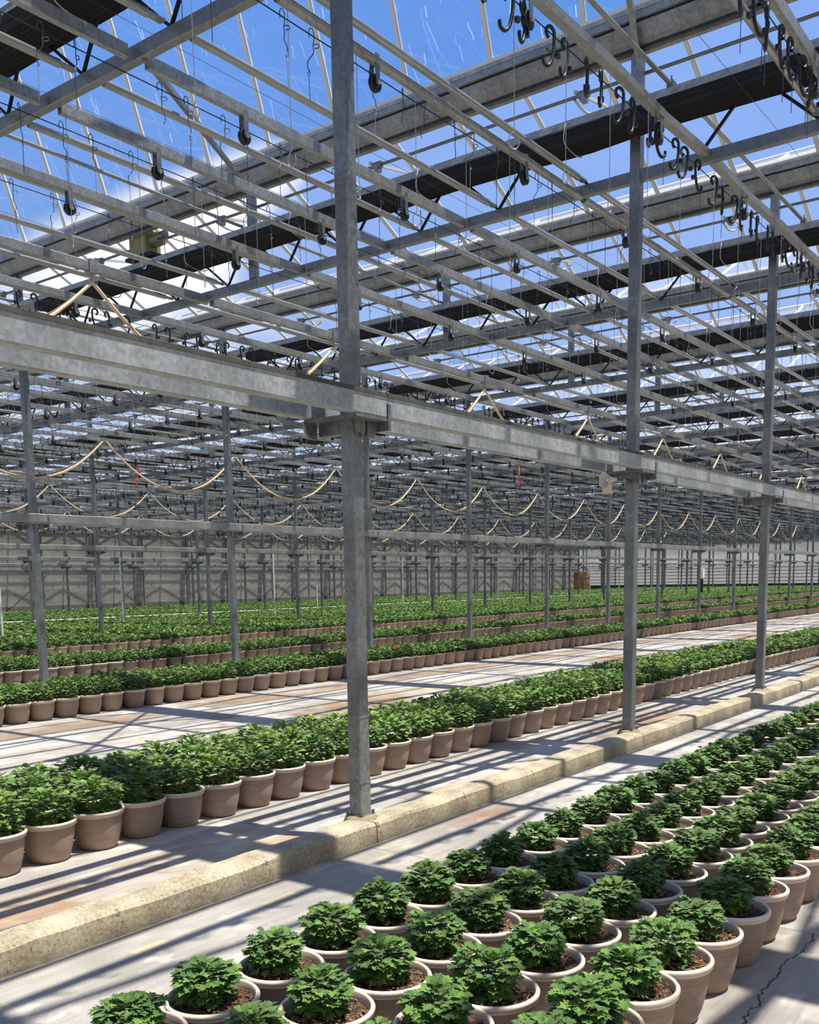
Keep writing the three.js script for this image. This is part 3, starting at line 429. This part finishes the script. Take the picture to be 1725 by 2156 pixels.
// ---------------------------------------------------------------- roof glazing
const streakTex = (() => {
  const N = 1024, c = document.createElement('canvas'); c.width = c.height = N; const x = c.getContext('2d'); x.fillStyle = 'rgb(30,30,30)'; x.fillRect(0, 0, N, N); x.lineCap = 'round';
  const stroke = (L, a, v, w, bend) => { const px = rnd() * N, py = rnd() * N; x.strokeStyle = `rgb(${v},${v},${v})`; for (const ox of [-N, 0, N]) for (const oy of [-N, 0, N]) { x.lineWidth = w; x.beginPath(); x.moveTo(px + ox, py + oy); x.bezierCurveTo(px + ox + Math.cos(a) * L * 0.35 - Math.sin(a) * bend, py + oy + Math.sin(a) * L * 0.35 + Math.cos(a) * bend, px + ox + Math.cos(a) * L * 0.7 + Math.sin(a) * bend, py + oy + Math.sin(a) * L * 0.7 - Math.cos(a) * bend, px + ox + Math.cos(a) * L, py + oy + Math.sin(a) * L); x.stroke(); } };
  for (let i = 0; i < 60; i++) stroke(rr(120, 600), rr(-0.3, 0.3) + (i % 2 ? 0.5 : 1.2), Math.floor(rr(34, 66)), rr(2, 13), rr(-40, 40));
  for (let i = 0; i < 46; i++) stroke(rr(30, 130), Math.PI / 2 + rr(-0.45, 0.3), Math.floor(rr(95, 180)), rr(2, 5.5), rr(-12, 12));
  const t = new THREE.CanvasTexture(c); t.wrapS = t.wrapT = THREE.RepeatWrapping; t.magFilter = THREE.LinearFilter; return t;
})();
M.pane = phy({ color: 0xffffff, roughness: 1, roughnessMap: streakTex, transmission: 1, thickness: 0, ior: 1.5 });
M.paneDusty = phy({ color: 0xffffff, roughness: 0.24, transmission: 1, thickness: 0, ior: 1.5 });
M.paneClean = phy({ color: 0xffffff, roughness: 0.24, transmission: 1, thickness: 0, ior: 1.5 });
{
  const ceiling = new THREE.Group(); ceiling.name = 'ceiling'; scene.add(ceiling); tag(ceiling, 'pitched glass roof panels with pale glazing bars under blue sky', 'roof', null, 'structure');
  const half = S / 2 - 0.16, len = half / Math.cos(26.5 * Math.PI / 180), NP = 10, pw = W / NP;
  // local frame: hinge at origin, panel runs along +x, rows along -z
  const paneVar = [0, 1, 2, 3, 4].map((s) => { const g = new THREE.PlaneGeometry(len, pw - 0.03); g.rotateX(-Math.PI / 2); g.translate(len / 2, 0.012, 0); const uv = g.attributes.uv, ox = s * 0.37, oy = s * 0.61; for (let i = 0; i < uv.count; i++) { const u = uv.getX(i), v = uv.getY(i); uv.setXY(i, ox + v * 0.45, oy + u * 0.98); } return norm(g); });
  const gbar = merge([box(0, len, -0.022, 0.03, -0.017, 0.017), box(0, len, -0.006, 0.004, -0.03, 0.03)]);
  const edge = merge([box(-0.02, 0.05, -0.02, 0.03, -W, 0), box(len - 0.05, len + 0.02, -0.025, 0.035, -W, 0)]);
  const barsAll = merge(Array.from({ length: NP }, (_, i) => { const g = gbar.clone(); g.translate(0, 0, -(i + 0.5) * pw); return g; }));
  const sheetG = (() => { const g = new THREE.PlaneGeometry(len, W); g.rotateX(-Math.PI / 2); g.translate(len / 2, 0.012, -W / 2); const uv = g.attributes.uv; for (let i = 0; i < uv.count; i++) uv.setXY(i, uv.getY(i) * 3.1, uv.getX(i)); return norm(g); })();
  for (let k = KMIN; k < KMAX; k++) for (let j = JMIN; j <= JMAX; j++) for (const side of [0, 1]) {
    const hx = side ? (k + 1) * S + 0.05 - 0.165 : k * S + 0.05 + 0.165, z = -j * W; if (-z < ZBACK) continue;
    let vis = k < 3 && j < 2; for (let u = 0; u <= 1 && !vis; u += 0.25) vis = seen(hx, 6.8, z - u * W, 150) || seen((k + 0.5) * S, 7.6, z - u * W, 150); if (!vis) continue;
    const p = new THREE.Group(); p.name = 'roof_panel'; ceiling.add(p); p.position.set(hx, 6.69, z);
    const ang = k === 0 && side === 1 && j < 4 ? 71 : 26.5; p.rotation.set(0, side ? Math.PI : 0, 0);
    const a = ang * Math.PI / 180;
    if (side) { p.matrixAutoUpdate = true; p.rotation.set(0, 0, 0); p.quaternion.setFromRotationMatrix(new THREE.Matrix4().makeBasis(new THREE.Vector3(-Math.cos(a), Math.sin(a), 0), new THREE.Vector3(Math.sin(a), Math.cos(a), 0), new THREE.Vector3(0, 0, -1))); p.position.z = z - W; }
    else p.quaternion.setFromRotationMatrix(new THREE.Matrix4().makeBasis(new THREE.Vector3(Math.cos(a), Math.sin(a), 0), new THREE.Vector3(-Math.sin(a), Math.cos(a), 0), new THREE.Vector3(0, 0, 1)));
    mesh('edge_rail', edge, M.bar, p);
    const detail = k >= 0 && k <= 3 && (j === 0 || (j === 1 && k < 3) || (j === -1 && k < 3));
    if (detail) for (let i = 0; i < NP; i++) { const b = mesh('glazing_bar', gbar, M.bar, p); b.position.z = -(i + 0.5) * pw; const q = mesh('pane', paneVar[(i * 2 + k + j + side) % 5], k < 1 ? M.pane : M.paneDusty, p); q.position.z = -(i + 1) * pw + (i === NP - 1 ? pw * 0.0 : 0); if (i === NP - 1) q.position.z = -(i + 1) * pw + pw * 0; }
    else { mesh('glazing_bars', barsAll, M.bar, p).userData.kind = 'stuff'; mesh('glass_sheet', sheetG, k < 1 ? M.pane : M.paneDusty, p); }
  }
}
// ---------------------------------------------------------------- walls
{
  const wall = (name, label) => { const o = new THREE.Group(); o.name = name; scene.add(o); return tag(o, label, 'wall', null, 'structure'); };
  const back = wall('wall_back', 'long grey translucent sheeting wall behind the plants'), end = wall('wall_end', 'pale beige end wall with horizontal heating rails');
  const bw = XEND - XMIN, sheetB = (w, h) => { const g = new THREE.PlaneGeometry(w, h, 1, 1); const uv = g.attributes.uv; for (let i = 0; i < uv.count; i++) uv.setXY(i, uv.getX(i) * w / 6, uv.getY(i) * h / 6); return norm(g); };
  const pG = sheetB(S - 0.02, 6.5), postG = box(-0.05, 0.05, 0, 6.5, -0.04, 0.04);
  for (let k = KMIN; k < KMAX + 1; k++) { if (k * S + S > XEND + 0.1) continue; const s = mesh('sheet', pG, M.sheet, back); s.position.set(k * S + S / 2, 3.25, ZBACK); const p = mesh('wall_post', postG, M.galv, back); p.position.set(k * S, 0, ZBACK + 0.06); }
  mesh('base_wall', box(XMIN, XEND, 0, 0.35, ZBACK - 0.05, ZBACK + 0.03), M.lip, back); mesh('wall_rail', box(XMIN, XEND, 2.7, 2.8, ZBACK + 0.02, ZBACK + 0.07), M.galv, back); mesh('wall_rail', box(XMIN, XEND, 5.3, 5.4, ZBACK + 0.02, ZBACK + 0.07), M.galv, back);
  const eG = sheetB(W / 2 - 0.02, 6.5); eG.rotateY(-Math.PI / 2);
  for (let q = -2; q < 11; q++) { const s = mesh('sheet', eG, M.endSheet, end); s.position.set(XEND, 3.25, -q * W / 2 - W / 4); const p = mesh('wall_post', postG, M.galv, end); p.position.set(XEND - 0.06, 0, -q * W / 2); }
  for (const y of [0.9, 1.3, 1.7, 2.1, 2.5]) mesh('heating_rail', cyl([XEND - 0.15, y, ZBACK], [XEND - 0.15, y, ZFRONT], 0.035, 6), M.darkBase, end);
  mesh('base_wall', box(XEND - 0.06, XEND + 0.06, 0, 0.6, ZBACK, ZFRONT), M.darkBase, end);
  const nearW = wall('wall_front', 'translucent side wall behind the camera'), left = wall('wall_side', 'translucent end wall beside the camera');
  const n1 = sheetB(bw, 6.5); mesh('sheet', n1, M.endSheet, nearW).position.set((XMIN + XEND) / 2, 3.25, ZFRONT);
  const n2 = sheetB(ZFRONT - ZBACK, 6.5); n2.rotateY(Math.PI / 2); mesh('sheet', n2, M.endSheet, left).position.set(XMIN, 3.25, (ZFRONT + ZBACK) / 2);
}

// ---------------------------------------------------------------- potted chrysanthemums
const potBody = lathe([[0.0, 0], [0.098, 0], [0.110, 0.006], [0.124, 0.04], [0.136, 0.085], [0.1445, 0.135], [0.150, 0.185], [0.1525, 0.212], [0.148, 0.212], [0.143, 0.19]], 40);
{ const p = potBody.attributes.position, uv = potBody.attributes.uv; for (let i = 0; i < p.count; i++) uv.setXY(i, uv.getX(i) * 4, p.getY(i) / 0.235); }
const potRim = lathe([[0.146, 0.210], [0.158, 0.210], [0.163, 0.212], [0.1638, 0.219], [0.1605, 0.2205], [0.1605, 0.2225], [0.1665, 0.225], [0.167, 0.234], [0.1625, 0.240], [0.155, 0.241], [0.150, 0.236], [0.147, 0.215], [0.145, 0.19]], 40);
const potFar = lathe([[0.1, 0], [0.124, 0.04], [0.142, 0.12], [0.152, 0.205], [0.166, 0.208], [0.167, 0.236], [0.15, 0.24], [0.147, 0.2]], 14);
{ const p = potFar.attributes.position, uv = potFar.attributes.uv; for (let i = 0; i < p.count; i++) uv.setXY(i, uv.getX(i) * 4, p.getY(i) / 0.235); }
function soilGeo(seed, seg = 28, rings = 7) {
  const p = [], uv = [], R = 0.148, at = (r, a) => { const x = R * r / rings * Math.cos(a), z = R * r / rings * Math.sin(a); return [x, 0.205 + 0.016 * (1 - (r / rings) ** 2) + (r < rings ? 0.020 * (fbm(x * 30 + seed * 9, z * 30, 0, 3) - 0.5) : 0), z]; };
  for (let r = 0; r < rings; r++) for (let i = 0; i < seg; i++) { const a = i / seg * 2 * Math.PI, b = (i + 1) / seg * 2 * Math.PI, A = at(r, a), B = at(r, b), C = at(r + 1, b), D = at(r + 1, a); const u = (v) => [v[0] * 2.2 + seed * 0.31, v[2] * 2.2]; if (r) { p.push(...A, ...B, ...C); uv.push(...u(A), ...u(B), ...u(C)); } p.push(...A, ...C, ...D); uv.push(...u(A), ...u(C), ...u(D)); }
  return fromArrays(p, uv);
}
function chipGeo(seed) { const out = []; for (let i = 0; i < 110; i++) { const a = rnd() * 6.283, r = 0.142 * Math.sqrt(rnd()), l = rr(0.004, 0.012), w = rr(0.0014, 0.003), g = box(-l, l, -w, w, -w * 1.3, w * 1.3); g.rotateZ(rr(-0.5, 0.5)); g.rotateY(rnd() * 6.283); g.translate(r * Math.cos(a), 0.214 + 0.012 * (1 - (r / 0.148) ** 2) + rr(-0.004, 0.006), r * Math.sin(a)); out.push(g); } return merge(out); }
// lobed leaf along +z, upper face +y; lod 0 fine, 1 medium, 2 coarse
function leafShape(lod, seed = 0) {
  const P = lod === 0 ? [[0, 0.03], [0.17, 0.035], [0.30, 0.23], [0.37, 0.28], [0.39, 0.12], [0.51, 0.30], [0.62, 0.39], [0.61, 0.17], [0.72, 0.27], [0.82, 0.28], [0.82, 0.14], [1.0, 0.0]] : lod === 1 ? [[0, 0.03], [0.2, 0.05], [0.38, 0.27], [0.42, 0.13], [0.63, 0.37], [0.66, 0.18], [0.84, 0.26], [1, 0]] : [[0, 0.03], [0.5, 0.36], [1, 0]];
  const mid = (s) => [0, 0.06 * Math.sin(s * Math.PI) - 0.20 * s * s, s], side = (s, w, sg, q) => [sg * w, 0.06 * Math.sin(s * Math.PI) - 0.20 * s * s + w * 0.22 + (lod ? 0 : 0.03 * (hash(q + seed * 17, sg + 3) - 0.5)), s + w * 0.12];
  const p = [];
  for (const sg of [-1, 1]) for (let i = 0; i < P.length - 1; i++) { const [s0, w0] = P[i], [s1, w1] = P[i + 1], a = mid(Math.min(s0, s1 > s0 ? s0 : s1)), b = mid(Math.max(s0, s1)), c = side(s0, w0, sg, i), d = side(s1, w1, sg, i + 1), m0 = mid(s0), m1 = mid(s1); const t = sg > 0 ? [m0, m1, d, m0, d, c] : [m0, d, m1, m0, c, d]; for (const v of t) p.push(...v); }
  const uv = []; for (let i = 0; i < p.length; i += 3) uv.push(p[i] + 0.5, p[i + 2]);
  return fromArrays(p, uv);
}
const leaves = [0, 1, 2].map((l) => [0, 1].map((s) => leafShape(l, s)));
// where the leaves of one plant sit: dome of radius R and height H above the soil
function layout(R, H, N, len, seed) {
  const out = []; let st = seed * 7919 + 13; const q = () => { st = (st * 1664525 + 1013904223) >>> 0; return st / 4294967296; };
  const lump = [0, 1, 2, 3, 4, 5, 6].map((i) => { const a = i * 0.9 + q() * 1.2, f = 0.2 + 0.75 * q(); return [f * Math.cos(a), f * Math.sin(a), 0.10 + 0.12 * q()]; });
  for (let i = 0; i < N; i++) {
    const inner = i % 4 === 3, t = (i + 0.5) / N, a = i * 2.39996 + q() * 0.8, ph = Math.acos(Math.max(-0.12, 1 - t * 1.10)), sp = Math.sin(ph), cp = Math.cos(ph);
    const d = new THREE.Vector3(sp * Math.cos(a), cp, sp * Math.sin(a)); let grow = inner ? rr2(q, 0.6, 0.8) : rr2(q, 0.86, 1.07);
    for (const [lx, lz, s] of lump) { const e = Math.hypot(d.x - lx, d.z - lz); if (e < 0.4) grow += s * (1 - e / 0.4) * 0.8; }
    const low = 0.80 + 0.2 * Math.min(1, Math.max(0, d.y * 2.2)), tip = new THREE.Vector3(d.x * R * grow * low, 0.034 + Math.max(-0.01, Math.sign(d.y) * Math.pow(Math.abs(d.y), 0.62)) * H * grow, d.z * R * grow * low);
    const oa = a + (q() - 0.5) * 1.6, out2 = new THREE.Vector3(Math.cos(oa), 0, Math.sin(oa));
    const ax = d.clone().multiplyScalar(0.55).addScaledVector(out2, 0.75 * (0.35 + sp)).add(new THREE.Vector3(0, rr2(q, -0.15, 0.3) + 0.1 * cp, 0)).normalize();
    const l = len * rr2(q, 0.72, 1.18) * (0.72 + 0.28 * sp), nrm = d.clone().multiplyScalar(0.55).add(new THREE.Vector3((q() - 0.5) * 0.7, 0.85, (q() - 0.5) * 0.7)).normalize();
    const x = new THREE.Vector3().crossVectors(nrm, ax).normalize(), y = new THREE.Vector3().crossVectors(ax, x).normalize();
    const m = new THREE.Matrix4().makeBasis(x, y, ax); const base = tip.clone().addScaledVector(ax, -l); m.scale(new THREE.Vector3(l * 1.12, l, l)); m.setPosition(base.x, base.y, base.z);
    out.push([m, inner, q(), cp]);
  }
  return out;
}
function rr2(q, a, b) { return a + (b - a) * q(); }
function foliage(R, H, N, len, seed, lod, tone) {
  const list = []; for (const [m, inner, v, cp] of layout(R, H, N, len, seed)) {
    const g = leaves[lod][v > 0.5 ? 1 : 0].clone(); g.applyMatrix4(m); const n = g.attributes.position.count, c = new Float32Array(n * 3), e = 0.55 + 0.95 * v * v, y = 0.85 + 0.4 * hash(Math.floor(v * 9999), seed);  // random leaf tone, spread widened to paint in sunlit and shaded leaves
    for (let i = 0; i < n; i++) { c[i * 3] = tone[0] * e * y; c[i * 3 + 1] = tone[1] * e; c[i * 3 + 2] = tone[2] * e; } g.setAttribute('color', new THREE.BufferAttribute(c, 3)); list.push(g);
  }
  return merge(list);
}
const stemGeo = merge(Array.from({ length: 9 }, (_, i) => { const a = i * 2.4, r = 0.02 + 0.05 * (i / 9); return wire([[0.012 * Math.cos(a), -0.005, 0.012 * Math.sin(a)], [r * 0.5 * Math.cos(a), 0.045, r * 0.5 * Math.sin(a)], [r * Math.cos(a + 0.2), 0.095, r * Math.sin(a + 0.2)]], 0.003, 4, 2); }));
M.stem = std({ color: 0x4d6b2c, roughness: 0.8 });
const FRONT = [0.092, 0.205, 0.018], BACK = [0.140, 0.272, 0.022];
const folNear = [1, 2, 3, 4, 5].map((s) => foliage(0.137, 0.122, 270, 0.060, s, 0, FRONT));
const folMid = [1, 2, 3, 4].map((s) => foliage(0.137, 0.122, 220, 0.062, s + 10, 1, FRONT));
const folBack = [1, 2, 3, 4, 5].map((s) => foliage(0.19, 0.18, 330, 0.062, s + 20, 0, BACK));
const folBackMid = [1, 2, 3, 4].map((s) => foliage(0.19, 0.175, 260, 0.066, s + 30, 1, BACK));
const folFar = [1, 2, 3].map((s) => foliage(0.175, 0.165, 80, 0.095, s + 40, 2, BACK));
const soils = [1, 2, 3].map((s) => soilGeo(s)), chips = [1, 2, 3].map((s) => chipGeo(s));
const beds = [
  { name: 'front bed', type: 0, rows: [[1.43, -2.21, 'aisle-side row'], [1.82, -2.05, 'second row from aisle'], [2.21, -1.93, 'third row from aisle'], [2.60, -0.96, 'camera-side row']], pitch: 0.334, x0: -3.6, x1: 40 },
  { name: 'bed behind curb', type: 1, rows: [[-1.34, -1.06, 'curb-side row'], [-1.70, -0.92, 'middle row'], [-2.06, -1.02, 'back row']], pitch: 0.346, x0: -3.4, x1: 108 },
  { name: 'bed across second aisle', type: 1, rows: [[-7.06, 1.5, 'aisle-side row'], [-7.42, 1.62, 'middle row'], [-7.78, 1.5, 'back row']], pitch: 0.348, x0: 0, x1: 108 },
  { name: 'bed behind second columns', type: 1, rows: [[-11.4, 3, 'front row'], [-11.76, 3.1, 'middle row'], [-12.12, 3, 'back row']], pitch: 0.348, x0: 2, x1: 108 },
];
{ const sea = []; for (let i = 0; i < 36; i++) sea.push([-16.57 - i * 0.362, (i % 2) * 0.17, 'row ' + (i + 1)]); for (let i = 0; i < 36; i++) sea.push([-30.8 - i * 0.372, (i % 2) * 0.17, 'rear row ' + (i + 1)]); beds.push({ name: 'wide rear bed', type: 2, rows: sea, pitch: 0.35, x0: 5, x1: 106 }); }
const pots = [];
for (const b of beds) b.rows.forEach(([z, ph, rn], ri) => {
  const n0 = Math.ceil((b.x0 - ph) / b.pitch); let idx = 0;
  for (let n = n0; ph + n * b.pitch < b.x1; n++) {
    const x = ph + n * b.pitch + (hash(n, ri + 77) - 0.5) * 0.018, zz = z + (hash(n + 5, ri + 31) - 0.5) * 0.02, p = project(x, 0.25, zz); if (p.w < 0.5 || p.x < -90 || p.x > 1830 || p.y > 2320) continue; idx++;
    if (Math.abs(zz + W + 0.05) < 0.3) continue;
    pots.push({ b, rn, ri, x, z: zz, idx, size: p.w, inside: p.x > -30 && p.x < 1755 && p.y < 2190, h: hash(n * 3 + 1, ri * 7 + b.rows.length) });
  }
});
pots.sort((a, b) => (b.inside - a.inside) || a.size - b.size);
const masses = { pot: [], fol: folFar.map(() => []), folMid: folBackMid.map(() => []), folFront: folMid.map(() => []) };
let leafy = 0;
pots.forEach((p, i) => {
  const yaw = p.h * 6.283, sc = 0.93 + 0.16 * hash(i, 88);
  if (i < 300) {
    const t = thing('potted_chrysanthemum', `chrysanthemum in taupe pot, ${p.b.name}, ${p.rn}, ${ord(p.idx)} from near end`, 'potted plant', [p.x, 0, p.z], 'potted chrysanthemums');
    t.rotation.y = yaw;
    mesh('pot', potBody, M.pot, t); mesh('rim', potRim, M.rim, t); t.scale.setScalar(p.b.type === 0 ? 1 : 1.05);
    const so = mesh('soil', soils[i % 3], M.soil, t);
    const close = p.size < 5.2;
    if (p.b.type === 0 && close) mesh('bark_chips', chips[i % 3], M.chip[i % 2], so).userData.kind = 'stuff';
    const dy = 0.212, sh = p.b.type === 0 ? 0.022 : 0.006, wx = -0.6 * sh, wz = -0.8 * sh, ox = wx * Math.cos(yaw) - wz * Math.sin(yaw), oz = wx * Math.sin(yaw) + wz * Math.cos(yaw);
    if (p.b.type === 0 && leafy < 12 && p.inside) {
      leafy++; const st = mesh('stem', stemGeo, M.stem, t); st.position.set(ox, dy, oz);
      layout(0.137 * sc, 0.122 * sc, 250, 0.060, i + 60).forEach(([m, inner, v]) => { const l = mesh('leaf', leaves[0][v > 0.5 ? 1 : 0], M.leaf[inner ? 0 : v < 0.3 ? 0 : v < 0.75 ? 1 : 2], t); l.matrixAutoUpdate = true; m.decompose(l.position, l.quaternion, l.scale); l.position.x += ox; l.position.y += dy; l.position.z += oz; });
    } else { const set = p.b.type === 0 ? (p.size < 8 ? folNear : folMid) : p.size < 7.2 ? folBack : folBackMid; const f = mesh('foliage', set[Math.floor(p.h * 97) % set.length], M.leafAll, t); f.position.set(ox, dy, oz); f.scale.setScalar(sc); }
  } else {
    masses.pot.push(T(p.x, 0, p.z, yaw)); const m = T(p.x, 0.205, p.z, yaw, sc);
    if (p.b.type === 0) masses.folFront[i % folMid.length].push(m); else if (p.b.type === 1 && p.size < 26) masses.folMid[i % folBackMid.length].push(m); else masses.fol[i % folFar.length].push(m);
  }
});
mass('far_pots', potFar, M.pot, masses.pot, 'thousands of small distant taupe pots in rows', 'pots');
const soilFar = lathe([[0.001, 0.212], [0.148, 0.205]], 10); mass('far_soil', soilFar, M.soil, masses.pot, 'dark soil discs in the distant pots', 'soil');
masses.fol.forEach((l, i) => mass('far_foliage', folFar[i], M.leafAll, l, ['distant sea of green chrysanthemum leaves', 'more distant green chrysanthemum leaves in rows', 'further green leaves filling the rear beds'][i], 'foliage'));
masses.folMid.forEach((l, i) => mass('far_foliage', folBackMid[i], M.leafAll, l, 'green leaves of the far pots in long beds', 'foliage'));
masses.folFront.forEach((l, i) => mass('far_foliage', folMid[i], M.leafAll, l, 'green leaves of far pots in the front bed', 'foliage'));

// ---------------------------------------------------------------- small things
{
  const s = thing('horn_speaker', 'small pale horn loudspeaker beside the second curb column', 'loudspeaker', [3.72, 2.56, -0.05]);
  const horn = lathe([[0.012, -0.09], [0.02, -0.05], [0.035, -0.01], [0.062, 0.03], [0.075, 0.045], [0.078, 0.05], [0.07, 0.046], [0.05, 0.02], [0.03, -0.01]], 24); horn.rotateZ(Math.PI / 2 + 0.1); horn.rotateY(-0.5); mesh('horn', horn, M.bell, s);
  const driver = norm(new THREE.SphereGeometry(0.02, 12, 8)); driver.translate(-0.02, 0, 0.01); mesh('driver', driver, M.white, s); mesh('back_case', cyl([0.06, -0.02, -0.04], [0.1, -0.1, -0.06], 0.045, 12), M.hoseLight, s); mesh('mount', cyl([0.05, 0, -0.03], [0.49, 0.02, -0.01], 0.02, 8), M.galv, s);
  const sw = thing('control_box', 'small white control box on a far back column', 'box', [8 * S + 0.05, 1.75, -W + 0.02]); mesh('case', box(-0.1, 0.1, -0.2, 0.2, 0, 0.1, 0.01), M.white, sw); mesh('conduit', cyl([0, -0.2, 0.04], [0, -0.75, 0.04], 0.05, 8), M.black, sw);
  const ribbon = (x, y0, z0, L, label, y = 5.24, z = z0) => single('tape_ribbon', (() => { const p = [], uv = []; const q = (i) => [0.05 * Math.sin(i * 1.1), -L * i / 6, 0.03 * Math.cos(i * 1.7)]; for (let i = 0; i < 6; i++) { const a = q(i), b = q(i + 1), w = 0.028; p.push(a[0] - w, a[1], a[2], b[0] - w, b[1], b[2], b[0] + w, b[1], b[2], a[0] - w, a[1], a[2], b[0] + w, b[1], b[2], a[0] + w, a[1], a[2]); uv.push(0, 0, 0, 1, 1, 1, 0, 0, 1, 1, 1, 0); } return fromArrays(p, uv); })(), M.orange, label, 'ribbon', [x, y, z]);
  ribbon(10.9, 4.5, -10.164 - 5.94, 0.55, 'orange tape ribbon dangling beneath the sagging hoses', 4.62); ribbon(20.4, 3.55, -10.164 - 0.62, 0.9, 'orange tape ribbon hanging over the second rail beam', 5.26); ribbon(34, 4.4, -10.164 - 7.25, 0.6, 'small orange tape ribbon high among distant hooks');
  const bloom = (bx, bz, mat, label) => { const q = pots.reduce((a, b) => Math.hypot(a.x - bx, a.z - bz) < Math.hypot(b.x - bx, b.z - bz) ? a : b), x = q.x, z = q.z; const t = thing('flower', label, 'flower', [x, 0.42, z]); mesh('bloom', merge(Array.from({ length: 9 }, (_, i) => { const g = norm(new THREE.SphereGeometry(0.035, 8, 6)); const a = i * 2.4; g.scale(1, 0.6, 1); g.translate(0.05 * Math.cos(a) * (i / 9), 0.02 - 0.004 * i, 0.05 * Math.sin(a) * (i / 9)); return g; })), mat, t); mesh('stem', cyl([0, -0.215, 0], [0, 0, 0], 0.006, 5), M.stem, t); };
  bloom(9.6, -7.1, M.red, 'single red bloom above the bed across the second aisle'); bloom(24.2, -12.0, M.pink, 'single pink bloom among far green pots'); bloom(14.6, -16.6, M.rustDrum, 'small rusty red bloom at the edge of the rear bed');
  const drum = thing('rusty_drum', 'rusty brown drum against the corner of the end wall', 'drum', [108, 0, -53]); mesh('barrel', lathe([[0.001, 0], [0.95, 0], [1.0, 0.1], [1.0, 0.8], [1.05, 0.85], [1.0, 0.9], [1.0, 1.6], [1.05, 1.65], [1.0, 1.7], [1.0, 2.3], [0.9, 2.4], [0.001, 2.4]], 24), M.rustDrum, drum);
  const pole = cyl([0, 0, 0], [0, 2.9, 0], 0.032, 8);
  const spots = [[9.6, -20.5], [16.5, -24.5], [24, -24.5], [31, -28.5], [38, -28.5], [44, -31], [52, -31], [60, -33], [70, -33], [80, -35], [90, -36]]; spots.forEach(([x, z], i) => single('white_pole', pole, M.white, `thin white upright pole standing in the rear bed, ${ord(i + 1)} along it`, 'pole', [x, 0, z], 'white poles'));
  single('white_hose', cyl([6, 0.36, -29.9], [104, 0.36, -29.9], 0.03, 6), M.white, 'long white water pipe lying between the rear beds', 'pipe');
  for (let k = 3; k < 16; k += 2) single('cross_wire', cyl([k * S, 0.0, ZBACK + 0.3], [k * S + 6, 4.6, ZBACK + 0.3], 0.02, 5), M.wire, `slanting wire brace before the grey back wall, ${ord((k - 1) / 2)} along`, 'wire', [0, 0, 0], 'wall wire braces');
}
renderer.render(scene, camera);
